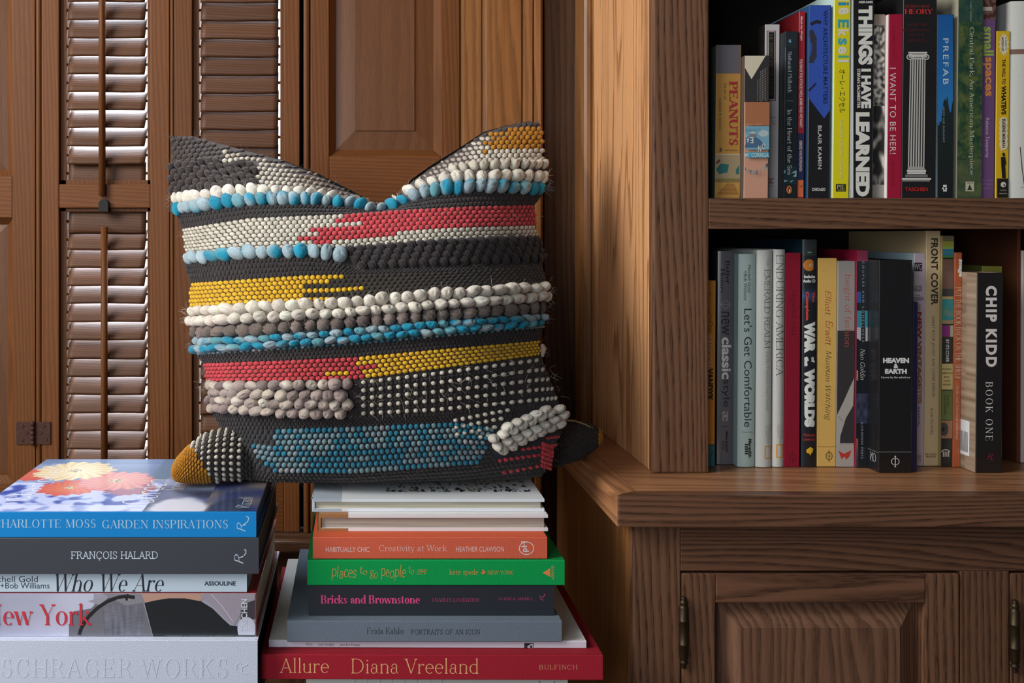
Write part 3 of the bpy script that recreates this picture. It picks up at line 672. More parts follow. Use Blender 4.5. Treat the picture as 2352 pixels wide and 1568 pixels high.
EPS = 0.00006
def clip(P, ax, lim, sg):
    out = []
    for i in range(len(P)):
        p, q = P[i], P[(i + 1) % len(P)]
        ip, iq = (p[ax] - lim) * sg >= 0, (q[ax] - lim) * sg >= 0
        if ip: out.append(p)
        if ip != iq:
            t = (lim - p[ax]) / (q[ax] - p[ax]); out.append((p[0] + t * (q[0] - p[0]), p[1] + t * (q[1] - p[1])))
    return out
GAIN = 0.40
class Book:
    """canonical axes: a along the spine lettering, b across it (towards the letters' tops), d into the book; spine face at d = 0
    mode 'up'   standing, spine to the room:  x=b, y=d, z=L-a
    mode 'flat' lying, spine to the room:     x=a, y=d, z=b
    mode 'tail' lying, foot to the room, spine at the left: x=d, y=a, z=b"""
    def __init__(s, label, mode, px, py, d, depth, spine, cover=None, finish='satin', z0=None, hard=True, bulge=0.0, page=(226, 218, 200), cat='book', group=None,
                 back=None, lean=0.0, rz=0.0, name='book', z1=None, after=None, boards=None, cr=(0, 0, 1), g=None):
        s.mode, s.d, s.px, s.py = mode, d, px, py
        s.cr = cr; s.g = g if g is not None else GAIN
        ox, oy, k_ = cr
        px = [ox + p / k_ for p in px]; py = [oy + p / k_ for p in py]
        x0, x1 = X(px[0], d), X(px[1], d)
        if after is not None: x0 = max(x0, after.x1 + 0.0003)
        s.x1 = x1
        s.z0 = Z(py[1], d) if z0 is None else z0
        s.z1 = Z(py[0], d) if z1 is None else z1
        if mode == 'up': s.L, s.T, s.D = s.z1 - s.z0, x1 - x0, depth
        elif mode == 'flat': s.L, s.T, s.D = x1 - x0, s.z1 - s.z0, depth
        else: s.L, s.T, s.D = depth, s.z1 - s.z0, x1 - x0
        s.x0 = x0; s.bulge = bulge; s.lean = lean
        s.root = thing(name, label, cat, (x0, d, s.z0), group, rz)
        s.sp, s.cv, s.pg = CM(), CM(), CM()
        s.fin = finish; s.layer = 1
        lin_ = s.alb
        sc = lin_(spine); cc = lin_(cover if cover is not None else spine); bc = lin_(back if back is not None else (cover if cover is not None else spine))
        s.spc = sc
        L, T, D = s.L, s.T, s.D
        bt = (0.0028 if hard else 0.0006) if boards is None else boards
        sq = 0.003 if hard else 0.0
        # spine panel, slightly rounded at its edges
        n = 12 if bulge else 4
        bs = [0.0, 0.0006] + [T * k / n for k in range(1, n)] + [T - 0.0006, T] if T > 0.004 else [0, T]
        for b0, b1 in zip(bs, bs[1:]): s.sp.face([(0, b0, s._r(b0)), (L, b0, s._r(b0)), (L, b1, s._r(b1)), (0, b1, s._r(b1))], sc)
        th = bt
        s.sp.face([(0, 0, s._r(0)), (0, T, s._r(T)), (0, T, th), (0, 0, th)], sc); s.sp.face([(L, 0, s._r(0)), (L, T, s._r(T)), (L, T, th), (L, 0, th)], sc)
        s.sp.face([(0, 0, th), (0, T, th), (L, T, th), (L, 0, th)], sc)
        # two boards
        for b0, b1, c in ((0, bt, cc), (T - bt, T, bc)):
            s.cv.box(0, L, b0, b1, 0.0012, D, c)
        s.pg.box(sq, L - sq, bt, T - bt, th + 0.0006, D - sq * 1.3, lin(page))
        s.sq = sq; s.bt = bt
    def alb(s, c):
        q = tuple(v / s.g for v in lin(c)); m = max(q)
        return q if m <= 0.82 else tuple(v * 0.82 / m for v in q)
    def _r(s, b):
        T = s.T
        if s.bulge: return 0.0012 - s.bulge * (1 - (2 * b / T - 1) ** 2)
        e = min(b, T - b)
        return 0.0005 if e <= 0 else 0.0
    # photo pixel on the spine plane -> (a, b)
    def ab(s, px, py):
        ox, oy, k = s.cr
        x, z = X(ox + px / k, s.d) - s.x0, Z(oy + py / k, s.d) - s.z0
        return (s.L - z, x - s.lean * z) if s.mode == 'up' else (x, z)
    def put(s, pts, fs, col):
        k = EPS * s.layer; c = s.alb(col); T, L = s.T, s.L
        strips = [(T * q / 14, T * (q + 1) / 14) for q in range(14)] if s.bulge else [(0, T)]
        for fi, f in enumerate(fs):
            P = [pts[i] for i in f]; k = EPS * s.layer + (fi % 9) * 0.0000016
            lo, hi = min(p[1] for p in P), max(p[1] for p in P)
            for b0, b1 in strips:
                if hi <= b0 or lo >= b1: continue
                Q = P
                if lo < b0: Q = clip(Q, 1, b0, 1)
                if hi > b1: Q = clip(Q, 1, b1, -1)
                if min([p[0] for p in Q], default=0) < 0: Q = clip(Q, 0, 0.0, 1)
                if max([p[0] for p in Q], default=0) > L: Q = clip(Q, 0, L, -1)
                if len(Q) >= 3: s.sp.face([(a, b, (s._r(b) if s.bulge else 0.0) - k) for a, b in Q], c)
    def poly(s, pix, col):
        s.put([s.ab(*p) for p in pix], [tuple(range(len(pix)))], col); s.layer += 0.5
    def rect(s, x0, y0, x1, y1, col, n=6):
        if not s.bulge: n = 1
        for k in range(n):
            u, v = x0 + (x1 - x0) * k / n, x0 + (x1 - x0) * (k + 1) / n
            s.put([s.ab(u, y0), s.ab(v, y0), s.ab(v, y1), s.ab(u, y1)], [(0, 1, 2, 3)], col)
        s.layer += 0.5
    def frame(s, x0, y0, x1, y1, w, col):
        for r in ((x0, y0, x1, y0 + w), (x0, y1 - w, x1, y1), (x0, y0, x0 + w, y1), (x1 - w, y0, x1, y1)): s.rect(*r, col)
    def disc(s, cx, cy, rx, ry, col, n=20, a0=0, a1=360):
        s.poly([(cx + rx * math.cos(math.radians(a0 + (a1 - a0) * k / n)), cy + ry * math.sin(math.radians(a0 + (a1 - a0) * k / n))) for k in range(n + (0 if a1 - a0 == 360 else 1))], col)
    def ring(s, cx, cy, rx, ry, w, col, n=24, a0=0, a1=360):
        P = [math.radians(a0 + (a1 - a0) * k / n) for k in range(n + 1)]
        for p, q in zip(P, P[1:]):
            s.put([s.ab(cx + rx * math.cos(p), cy + ry * math.sin(p)), s.ab(cx + rx * math.cos(q), cy + ry * math.sin(q)), s.ab(cx + (rx - w) * math.cos(q), cy + (ry - w) * math.sin(q)), s.ab(cx + (rx - w) * math.cos(p), cy + (ry - w) * math.sin(p))], [(0, 1, 2, 3)], col)
        s.layer += 0.5
    def line(s, pts, w, col):
        for (x0, y0), (x1, y1) in zip(pts, pts[1:]):
            L = math.hypot(x1 - x0, y1 - y0) or 1; nx, ny = -(y1 - y0) / L * w / 2, (x1 - x0) / L * w / 2
            s.put([s.ab(x0 + nx, y0 + ny), s.ab(x0 - nx, y0 - ny), s.ab(x1 - nx, y1 - ny), s.ab(x1 + nx, y1 + ny)], [(0, 1, 2, 3)], col)
        s.layer += 0.5
    def grid(s, x0, y0, x1, y1, fn, step=2.2):
        """a printed picture: small cells, colour from fn(u, v) with u, v in 0..1 from the top left"""
        nx, ny = max(1, int((x1 - x0) / step)), max(1, int((y1 - y0) / step)); k = EPS * s.layer
        for j in range(ny):
            for i in range(nx):
                P = [s.ab(x0 + (x1 - x0) * u / nx, y0 + (y1 - y0) * v / ny) for u, v in ((i, j), (i + 1, j), (i + 1, j + 1), (i, j + 1))]
                P = [(min(max(a, 0), s.L), min(max(b, 0), s.T)) for a, b in P]
                s.sp.face([(a, b, (s._r(b) if s.bulge else 0.0) - k) for a, b in P], s.alb(fn((i + .5) / nx, (j + .5) / ny)))
        s.layer += 0.5
    def text(s, t, x0, y0, x1, y1, col, font='sans', rot=None, bold=0.0, shear=0.0, track=None, bounce=0.0, arc=None):
        """lettering fitted to the photo box; rot: 'down' reads top to bottom, 'up' bottom to top, 'flat' left to right, 'inv' upside down"""
        if rot is None: rot = 'down' if s.mode == 'up' else 'flat'
        if font == 'sans': vs, fs = sans_mesh(t, bold, track or 1.0, shear)
        else: vs, fs = serif_mesh(t, font, shear, track or 0.0, bounce)
        if not vs: return
        V = np.array(vs); lo, hi = V.min(0), V.max(0); U = (V - lo) / np.maximum(hi - lo, 1e-6)
        u, v = U[:, 0], U[:, 1]
        if rot == 'flat': px, py = x0 + u * (x1 - x0), y1 - v * (y1 - y0)
        elif rot == 'down': px, py = x0 + v * (x1 - x0), y0 + u * (y1 - y0)
        elif rot == 'up': px, py = x1 - v * (x1 - x0), y1 - u * (y1 - y0)
        else: px, py = x1 - u * (x1 - x0), y0 + v * (y1 - y0)
        s.put([s.ab(p, q) for p, q in zip(px, py)], fs, col); s.layer += 0.25
    def xf(s, v):
        a, b, d = v[:, 0], v[:, 1], v[:, 2]
        if s.mode == 'up':
            z = s.L - a
            return np.stack([b + s.lean * z, d, z], 1)
        if s.mode == 'flat': return np.stack([a, d, b], 1)
        return np.stack([d, a, b], 1)
    def done(s, cover_mat=None):
        f = MP[s.fin]
        s.cover = s.cv.build('cover', cover_mat or f, s.root, s.xf)
        s.spine = s.sp.build('spine', f, s.root, s.xf)
        s.pages = s.pg.build('page_block', MPAGE['X' if s.mode == 'up' else 'Z'], s.root, s.xf)
        return s

def nz(x, y, seed=0.0): return mnoise.noise(Vector((x, y, seed)))
def mixrgb(a, b, t):
    t = max(0.0, min(1.0, t)); return tuple(p + (q - p) * t for p, q in zip(a, b))

# ------------------------------------------------------------------ books on the upper shelf
C1, C2 = (1600, 0, 2.9025), (1960, 0, 2.903)
C3, C4 = (1600, 520, 2.7025), (1960, 520, 2.704)
GU = 'books on the upper shelf'; GL = 'books on the lower shelf'
UP0 = ZS1 + 0.0003
GAIN = 0.58
def up(label, crop, x0, x1, ytop, d, depth, spine, after=None, **k):
    k.setdefault('lean', 0.010)
    return Book(label, 'up', (x0, x1), (ytop, 1318), d, depth, spine, z0=UP0, after=after, cr=crop, group=GU, **k)
K = (26, 26, 28); W_ = (186, 184, 176)

b = B = up('yellow spine with grey top band and tall red letters, first on the upper shelf', C1, 122, 288, 300, 1.246, .20, (168, 124, 58), cover=(60, 70, 60), finish='matte', g=.80)
b.rect(122, 300, 292, 490, (88, 84, 92)); b.rect(122, 1026, 290, 1030, (190, 180, 160)); b.rect(122, 1030, 290, 1310, (150, 132, 100))
b.poly([(128, 1130), (160, 1090), (215, 1095), (205, 1150), (150, 1160)], (38, 96, 96)); b.poly([(262, 1130), (284, 1100), (284, 1160), (262, 1160)], (40, 96, 92)); b.poly([(122, 1090), (150, 1060), (160, 1075), (140, 1090)], (90, 60, 40))
b.rect(122, 1190, 286, 1216, (120, 104, 62)); b.rect(122, 1216, 286, 1310, (176, 132, 62)); b.poly([(130, 1300), (200, 1222), (250, 1224), (284, 1300)], (150, 106, 48)); b.line([(150, 1262), (270, 1262)], 3, (110, 76, 36)); b.line([(140, 1285), (278, 1288)], 3, (110, 76, 36))
b.text('PEANUTS', 216, 540, 272, 968, (146, 34, 44), 'heavy'); b.text('THE ART OF', 182, 550, 194, 662, (90, 66, 40)); b.text('CHARLES M. SCHULZ', 147, 652, 163, 868, (84, 64, 44), track=1.1)
b.text('PANTHEON', 188, 997, 270, 1006, (84, 64, 44), rot='flat', bold=.01); b.rect(152, 985, 166, 1010, (84, 64, 44)); b.done()

b = up('pale peach spine with a cream triangle on black and blue picture band', C1, 289, 476, 370, 1.2345, .19, (180, 134, 112), after=B, finish='matte', g=.74, cover=(70, 60, 54))
b.rect(285, 366, 484, 680, (40, 38, 40)); b.poly([(298, 372), (460, 372), (366, 528), (310, 430)], (190, 182, 160))
for i in range(7):
    for j in range(14):
        y = 450 + j * 16 + (6 - i) * 6
        if y > 668 or (i < 2 and y < 520): continue
        b.rect(404 + i * 10, y, 404 + i * 10 + 4, y + 11, (120, 116, 112) if i < 6 else (130, 60, 60))
b.rect(285, 682, 480, 838, (150, 96, 62)); b.text('by Mr. F. C. Ware', 305, 820, 428, 834, (186, 150, 120), rot='inv')
b.rect(285, 842, 478, 998, (104, 148, 166)); b.disc(360, 1040, 100, 130, (62, 92, 122), 16, 205, 335); b.disc(440, 890, 34, 22, (158, 172, 172)); b.disc(310, 905, 22, 14, (134, 164, 174)); b.rect(346, 890, 392, 918, (108, 110, 118)); b.poly([(342, 892), (368, 876), (398, 892)], (176, 176, 174))
b.text("JIMMY'S", 306, 858, 420, 880, (70, 130, 156), 'script', rot='flat', bounce=.06)
for ch, x, y, r_ in zip('ON EARTH', range(452, 250, -26), (970, 985, 0, 930, 930, 940, 955, 970), range(8)):
    if ch != ' ' and x - 20 > 284: b.text(ch, x - 22, y - 14 if y else 0, x - 2, y + 26 if y else 0, (196, 200, 190), bold=.01, rot='inv')
b.rect(285, 1016, 476, 1052, (60, 140, 166)); b.text('IMMY CORRIGA', 288, 1020, 474, 1048, (176, 190, 190), rot='flat', bold=.01)
for i, ch in enumerate('SMARTEST KID'):
    a = math.radians(206 - i * 13.5); x, y = 378 + 104 * math.cos(a), 1060 - 104 * math.sin(a) * -1
    x, y = 378 - 100 * math.cos(math.radians(28 + i * 12)), 1052 + 100 * math.sin(math.radians(28 + i * 12))
    if ch != ' ' and 290 < x < 470: b.text(ch, x - 8, y - 14, x + 8, y + 10, ((80, 74, 76), (90, 150, 170))[i % 2], rot='flat', bold=.015)
b.done(); P_ = b

b = up('white bordered spine with black title box, behind the peach spine', C1, 446, 543, 163, 1.266, .20, (170, 166, 166), cover=(30, 28, 26), after=P_, finish='satin')
b.frame(468, 205, 528, 672, 5, (112, 46, 54)); b.rect(480, 214, 518, 660, (22, 20, 20)); b.text('THE SERPENT AND THE RAINBOW', 484, 222, 510, 640, (92, 84, 60), 'serif'); 
b.text('WADE', 448, 774, 532, 792, (110, 92, 100), 'serif', rot='flat'); b.text('DAVIS', 448, 815, 534, 833, (110, 92, 100), 'serif', rot='flat'); b.rect(470, 802, 532, 804, (150, 120, 128))
b.line([(476, 1226), (494, 1206), (512, 1226)], 5, (130, 50, 50)); b.rect(474, 1190, 514, 1196, (130, 50, 50)); b.line([(494, 1200), (494, 1226)], 5, (130, 50, 50)); b.text('TOUCHSTONE', 478, 1238, 512, 1246, (130, 60, 60), rot='flat'); b.done(); P_ = b

def sea(u, v):
    if v < .84: return mixrgb((18, 30, 36), (20, 24, 28), v)
    k = nz(u * 3, v * 50, 3)
    return (120, 150, 155) if k > .28 and v < .92 else (24, 44, 52)
b = up('near black spine with white serif title, sea spray and an orange oval at its foot', C1, 552, 668, 210, 1.250, .19, (20, 28, 33), cover=(16, 22, 28), after=P_, finish='satin')
b.rect(570, 212, 670, 316, (26, 34, 38)); b.grid(556, 1110, 666, 1226, lambda u, v: (110, 140, 146) if nz(u * 2.5, v * 9 + u * 3, 5) > .22 and .2 < v < .9 else (20, 40, 48), 4)
b.text('*', 612, 262, 632, 288, (90, 130, 150), bold=.02); b.text('Nathaniel Philbrick', 608, 345, 636, 618, (150, 154, 152), 'serif'); b.rect(600, 670, 644, 674, (84, 96, 96)); b.text('In the Heart of the Sea', 604, 730, 636, 1166, (176, 178, 172), 'serif')
b.disc(616, 1264, 18, 27, (176, 96, 44)); b.disc(618, 1264, 7, 18, (20, 20, 20)); b.disc(619, 1270, 4, 13, (190, 188, 180)); b.done(); P_ = b

b = up('thin red spine with navy and orange lower bands', C1, 672, 714, 75, 1.252, .26, (128, 28, 38), cover=(88, 14, 20), after=P_, finish='satin', hard=False)
b.rect(668, 888, 714, 1200, (34, 36, 66)); b.rect(666, 1200, 712, 1312, (182, 92, 56)); b.text('Micah Ian Wright', 689, 110, 707, 272, (196, 172, 170), bold=.03); b.text("YOU BACK THE ATTACK! WE'LL BOMB WHO WE WANT!", 686, 392, 706, 848, (186, 160, 158), bold=.03)
b.text('REMIXED WAR PROPAGANDA', 684, 938, 704, 1144, (168, 150, 150), bold=.02); b.text('7', 684, 1232, 704, 1250, (60, 40, 40)); b.done(); P_ = b

b = up('wide spine, blue above a black wedge, dark blue and pale letters', C1, 739, 886, 35, 1.248, .17, (24, 24, 28), cover=(34, 66, 100), after=P_, finish='gloss')
b.poly([(738, 36), (892, 36), (890, 730), (850, 790), (738, 640)], (44, 70, 146)); b.grid(741, 200, 800, 420, lambda u, v: (44, 44, 56) if abs(u - .25 - .55 * math.sin(v * 3)) < .38 + .1 * nz(u * 4, v * 7) else (44, 70, 146), 5); b.poly([(752, 155), (800, 132), (834, 140), (826, 160), (796, 156), (770, 172)], (30, 32, 44)); b.poly([(744, 600), (790, 552), (800, 560), (752, 610)], (30, 32, 44))
b.text('WHY ARCHITECTURE MATTERS', 844, 70, 872, 692, (20, 30, 66), bold=.02, track=1.08); b.text('BLAIR KAMIN', 808, 836, 834, 1128, (150, 152, 152), bold=.03, track=1.1); b.text('CHICAGO', 768, 1252, 858, 1272, (170, 168, 162), rot='flat', bold=.04); b.done(); P_ = b

b = up('bright yellow spine with black Japanese characters and blue letters', C1, 906, 1014, -60, 1.246, .23, (196, 186, 24), cover=(176, 200, 196), after=P_, finish='gloss')
for ch, y0, y1, c in (('O', -190, -110, (40, 134, 150)), ('l', -100, -75, (220, 220, 200)), ('l', -65, -40, (40, 134, 150)), ('l', -34, -20, (60, 130, 140)), ('l', -10, 6, (210, 206, 190)), ('i', 14, 38, (40, 120, 150)), ('e', 50, 96, (214, 210, 196))):
    if y1 > 0: b.text(ch, 944, y0, 1016, y1, c, bold=.03)
for ch, y0, y1, c in (('E', 130, 186, (46, 136, 140)), ('k', 196, 244, (214, 210, 196)), ('s', 254, 300, (52, 140, 156)), ('e', 310, 360, (214, 210, 196)), ('l', 370, 384, (60, 150, 120)), ('l', 398, 414, (214, 212, 200))):
    b.text(ch, 942, y0, 1014 if ch in 'lEk' else 1000, y1, c, bold=.03)
b.text('オーレ・エクセル', 950, 462, 992, 752, (52, 52, 20)); b.text('swedish graphic designer', 948, 796, 980, 1198, (214, 208, 120), bold=.015); b.rect(928, 1226, 994, 1276, (28, 28, 20)); b.text('PIE', 936, 1232, 986, 1258, (190, 186, 120), 'serif', rot='flat'); b.text('BOOKS', 940, 1262, 986, 1272, (190, 186, 120), 'serif', rot='flat'); b.done(); P_ = b

b = up('black spine with very tall white capitals, white left edge', C2, -10 - 8, 128, -60, 1.245, .22, (22, 22, 24), cover=(190, 192, 190), after=P_, finish='gloss')
b.rect(-24, -60, 0, 1318, (200, 204, 204))
b.text('ABRAMS', 34, 6, 130, 22, (200, 200, 196), rot='flat', bold=.03)
b.text('THINGS', 33, 38, 128, 432, (214, 214, 206), bold=.06); b.text('I HAVE', 52, 458, 118, 722, (214, 214, 206), bold=.06); b.text('LEARNED', 16, 748, 108, 1310, (214, 214, 206), bold=.06); b.text('STEFAN SAGMEISTER', 24, 458, 46, 722, (200, 200, 196), bold=.02); b.done(); P_ = b

def crowd(u, v):
    if v < .06: return (130, 116, 106)
    k = nz(u * 3, v * 42, 8)
    c = 120 + 190 * k if v < .5 else 66 + 260 * nz(u * 1.5, v * 16, 2)
    if v > .93: c = 128
    c = max(22, min(168, c)); return (c, c * .97, c * .92)
b = up('narrow spine with a grainy black and white crowd photograph', C2, 127, 203, 95, 1.250, .22, (110, 104, 98), cover=(90, 86, 82), after=P_, finish='satin')
b.grid(128, 96, 208, 1316, crowd, 3.5); b.text('John Coplans', 166, 172, 180, 310, (30, 28, 26), bold=.02); b.text('WEEGEE', 152, 660, 182, 820, (40, 38, 36), 'serif'); b.text('te Neues', 160, 1118, 174, 1226, (24, 22, 22), bold=.02); b.done(); P_ = b

b = up('crimson spine with thin white capitals', C2, 203, 319, 95, 1.243, .19, (134, 16, 44), cover=(190, 184, 184), after=P_, finish='satin')
b.text('ANDREA LINETT', 262, 172, 276, 404, (92, 14, 30), track=1.25); b.text('I WANT TO BE HER!', 243, 452, 284, 1026, (206, 190, 190), track=1.12); b.text('ABRAMS IMAGE', 256, 1076, 272, 1240, (92, 14, 30), track=1.2); b.done(); P_ = b

b = up('thick black spine with a white fluted column and red lettering', C2, 321, 545, -60, 1.243, .16, (24, 23, 25), cover=(24, 23, 25), after=P_, finish='gloss')
b.text('Architectural', 344, 28, 506, 50, (140, 36, 36), 'serif', rot='flat'); b.text('THEORY', 312, 60, 530, 94, (168, 40, 38), 'bold', rot='flat')
for t, x0, x1, y in (('FROM THE', 358, 494, 156), ('RENAISSANCE', 330, 518, 192), ('TO THE', 376, 474, 226), ('PRESENT', 362, 484, 260)): b.text(t, x0, y, x1, y + 17, (86, 30, 30), 'serif', rot='flat')
g1 = (176, 174, 168)
b.rect(366, 346, 492, 356, g1); b.rect(374, 358, 486, 364, (120, 118, 114)); b.rect(370, 364, 488, 380, (168, 166, 160)); b.ring(378, 380, 24, 20, 6, g1); b.ring(482, 380, 24, 20, 6, g1); b.ring(378, 380, 11, 9, 5, (150, 148, 142)); b.ring(482, 380, 11, 9, 5, (150, 148, 142)); b.rect(384, 384, 478, 392, (150, 148, 144))
b.poly([(378, 392), (480, 392), (472, 1118), (362, 1118)], (160, 158, 152))
for i in range(6):
    t0 = .07 + i * .155
    xa, xb = 378 + 102 * t0, 362 + 110 * t0
    b.poly([(xa, 396), (xa + 7, 396), (xb + 8, 1112), (xb, 1112)], (52, 50, 50))
b.rect(360, 1120, 474, 1130, (150, 148, 142)); b.poly([(356, 1132), (482, 1132), (484, 1146), (354, 1146)], g1); b.poly([(362, 1148), (478, 1148), (482, 1160), (354, 1160)], (176, 174, 170)); b.rect(344, 1164, 494, 1182, (96, 94, 92)); b.rect(322, 1186, 516, 1198, g1); b.rect(326, 1198, 508, 1210, (104, 102, 98))
b.text('TASCHEN', 342, 1248, 494, 1274, (150, 34, 34), rot='flat', bold=.03); b.done(); P_ = b

def pre(u, v):
    tree = .46 + .05 * math.sin(u * 9) + .05 * nz(u * 7, v * 9) + (1 - u) * .10
    if v > tree: return mixrgb((24, 34, 36), (20, 24, 24), (v - .5) * 2)
    return mixrgb((22, 74, 132), (34, 96, 150), v * 2.2)
b = up('spine fading from bright blue sky to black tree shapes', C2, 553, 660, 97, 1.244, .22, (24, 30, 32), cover=(130, 150, 160), after=P_, finish='gloss')
b.grid(560, 98, 664, 1316, pre, 3.5); b.rect(546, 98, 560, 200, (130, 170, 196)); b.rect(546, 200, 560, 760, (40, 90, 140)); b.rect(546, 760, 560, 1316, (100, 118, 124)); b.text('PREFAB', 598, 256, 634, 562, (190, 204, 206), track=1.3); b.text('ARIEFF AND BURKHART', 596, 708, 608, 948, (120, 134, 136), track=1.3)
for r_ in ((598, 1232, 622, 1246), (592, 1250, 604, 1262), (612, 1250, 624, 1262), (598, 1264, 622, 1276)): b.rect(*r_, (180, 184, 180))
b.done(); P_ = b

def park(u, v):
    k = nz(u * 3, v * 20, 4) + .6 * nz(u * 9, v * 60, 7)
    c = mixrgb((22, 50, 38), (74, 84, 44), .5 + .9 * k)
    if v > .82: c = mixrgb(c, (70, 76, 54), .55)
    if v < .15: c = mixrgb(c, (28, 56, 58), .6)
    return c
b = up('dark green woodland spine with long pale serif title', C2, 690, 852, -60, 1.244, .27, (36, 58, 40), cover=(136, 132, 116), after=P_, finish='gloss')
b.grid(690, -56, 864, 1316, park, 4); b.text('Cedar Miller', 778, -6, 792, 146, (150, 158, 146), 'light', shear=.2); b.text('Central Park, An American Masterpiece', 768, 184, 806, 1166, (190, 190, 174), 'light'); b.rect(748, 1210, 804, 1274, (160, 156, 136)); b.poly([(758, 1268), (776, 1228), (794, 1268)], (40, 50, 38)); b.text('ABRAMS', 756, 1214, 798, 1224, (50, 56, 44), rot='flat'); b.done(); P_ = b

b = up('purple spine with green and orange lower case letters', C2, 852, 938, -60, 1.246, .22, (88, 60, 96), cover=(84, 56, 92), after=P_, finish='satin')
b.grid(860, -56, 952, 128, lambda u, v: (150, 140, 130) if .56 < v < .7 and u < .7 else ((60, 34, 30) if nz(u * 4, v * 5, 3) > 0 else (92, 66, 60)), 5)
b.text('small', 868, 178, 936, 372, (120, 146, 62), bold=.03); b.text('spaces', 862, 380, 920, 642, (176, 112, 62), bold=.03); b.text('Rebecca Tanqueray', 876, 786, 906, 1052, (168, 150, 164)); 
for i, t in enumerate(('CLAR', 'ETERI', 'SMALL')): b.text(t, 858, 1196 + i * 26, 930, 1208 + i * 26, (130, 104, 136), rot='flat', track=1.3)
b.done(); P_ = b

b = up('short yellow spine with a tiny standing man in black and starburst', C2, 945, 1034, 207, 1.246, .18, (198, 160, 24), cover=(120, 100, 30), after=P_, finish='satin')
b.poly([(1004 + (40 if k % 2 else 26) * math.cos(k * PI / 14) * .9, 296 + (84 if k % 2 else 58) * math.sin(k * PI / 14)) for k in range(28)], (186, 180, 160)); b.text('A GUIDE TO', 1012, 250, 1022, 336, (40, 36, 20), bold=.02); b.text('MODERN LIFE', 988, 250, 1002, 340, (40, 36, 20), bold=.03)
b.text('THE WILL TO', 990, 394, 1014, 562, (50, 44, 20), bold=.03); b.text('WHATEVS', 986, 572, 1018, 764, (30, 28, 18), bold=.05)
for k in range(11): b.disc(1000, 800 + k * 18, 26 + 4 * (k % 2), 20, (186, 178, 150), 12)
b.text('EUGENE MIRMAN', 990, 792, 1012, 984, (60, 52, 40), bold=.03); b.disc(988, 1002, 5, 6, (186, 178, 150)); b.disc(984, 1016, 3, 3, (186, 178, 150))
b.disc(1000, 1030, 9, 13, (40, 32, 26)); b.poly([(982, 1046), (1010, 1044), (1016, 1090), (1010, 1104), (1014, 1186), (990, 1188), (984, 1100)], (24, 22, 20)); b.rect(956, 1190, 1030, 1318, (26, 24, 22)); b.disc(998, 1230, 18, 18, (176, 170, 156)); b.disc(1004, 1234, 6, 6, (40, 34, 26)); b.text('HARPER', 978, 1264, 1018, 1272, (140, 134, 110), rot='flat'); b.text('PERENNIAL', 970, 1286, 1024, 1294, (150, 144, 120), rot='flat', bold=.02); b.done(); P_ = b

b = up('large white spine with a brown bar, last on the upper shelf', C2, 1040, 1230, 8, 1.246, .24, (178, 180, 174), cover=(150, 150, 146), after=P_, finish='satin', bulge=.002)
b.rect(1040, 328, 1230, 362, (110, 84, 74)); b.line([(1138, 1240), (1122, 1120), (1110, 980)], 6, (70, 50, 44)); b.text('NO', 1112, 1244, 1150, 1256, (90, 76, 70), 'serif', rot='flat'); b.done()

# ------------------------------------------------------------------ books on the lower shelf
GAIN = 0.58
LO0 = CT + 0.0004
def low(label, x0, x1, ytop, ybot, depth, spine, after=None, crop=C3, **k):
    d = F * 0.2896 / (crop[1] + ybot / crop[2] - VY)
    k.setdefault('lean', 0.006)
    return Book(label, 'up', (x0, x1), (ytop, ybot), d, depth, spine, z0=LO0, after=after, cr=crop, group=GL, **k)
b = low('orange yellow spine half hidden by the oak stile, teal foot', 20, 112, 336, 1490, .18, (176, 116, 36), finish='satin', hard=False)
b.text('ED', 78, 408, 90, 424, (90, 60, 30), 'serif'); b.line([(74, 520), (92, 560), (80, 590), (104, 600), (76, 640), (94, 655)], 3, (70, 50, 30)); b.text('RANDOM', 60, 672, 96, 872, (180, 150, 110), bold=.04); b.text('VANDYK', 60, 880, 102, 1084, (34, 28, 22), bold=.05)
b.rect(20, 1352, 114, 1358, (40, 36, 30)); b.rect(20, 1358, 114, 1490, (36, 92, 100)); b.line([(76, 1436), (92, 1420), (100, 1390)], 3, (20, 30, 34)); b.done(); P_ = b

b = low('dark grey spine with thin grey and bold white lower case letters', 126, 228, 152, 1475, .24, (82, 80, 84), cover=(60, 56, 58), after=P_, finish='gloss', bulge=.0025)
b.text('Better', 178, 212, 206, 356, (24, 24, 26), 'bold'); b.text('Homes', 142, 262, 174, 414, (24, 24, 26), 'bold'); b.text('and Gardens', 138, 318, 146, 424, (30, 30, 32), 'serif')
for pts in ([(148, 484), (176, 458), (206, 474), (206, 494), (176, 510), (148, 484)], [(150, 484), (206, 484)]): b.line(pts, 2.5, (136, 132, 130))
b.text('new', 150, 528, 202, 672, (36, 36, 40)); b.text('classic', 154, 686, 214, 946, (186, 182, 180), bold=.03); b.text('style', 152, 950, 204, 1118, (34, 34, 38)); b.text('æ', 158, 1146, 194, 1206, (140, 136, 132), bold=.0); b.rect(152, 1238, 192, 1241, (44, 40, 42)); b.text('Meredith', 176, 1270, 194, 1400, (34, 32, 34), bold=.03); b.text('BOOKS', 158, 1330, 170, 1384, (34, 32, 34), bold=.02); b.done(); P_ = b

b = low('pale mint spine with a long thin dark title', 232, 360, 170, 1490, .26, (140, 157, 153), cover=(124, 144, 144), after=P_, finish='satin', bulge=.003)
b.text('Mitchell Gold', 314, 238, 334, 408, (46, 52, 58)); b.text('+Bob Williams', 290, 274, 310, 458, (46, 52, 58)); b.text('Let’s Get Comfortable', 292, 510, 340, 1242, (36, 42, 50)); b.text('Decorating', 280, 1270, 348, 1280, (70, 78, 84), rot='flat'); b.text('Meredith', 318, 1314, 340, 1432, (26, 28, 32), bold=.04, shear=.2)
for k in range(5): b.rect(296, 1346 + k * 14, 316, 1356 + k * 14, (30, 32, 36))
b.done(); P_ = b

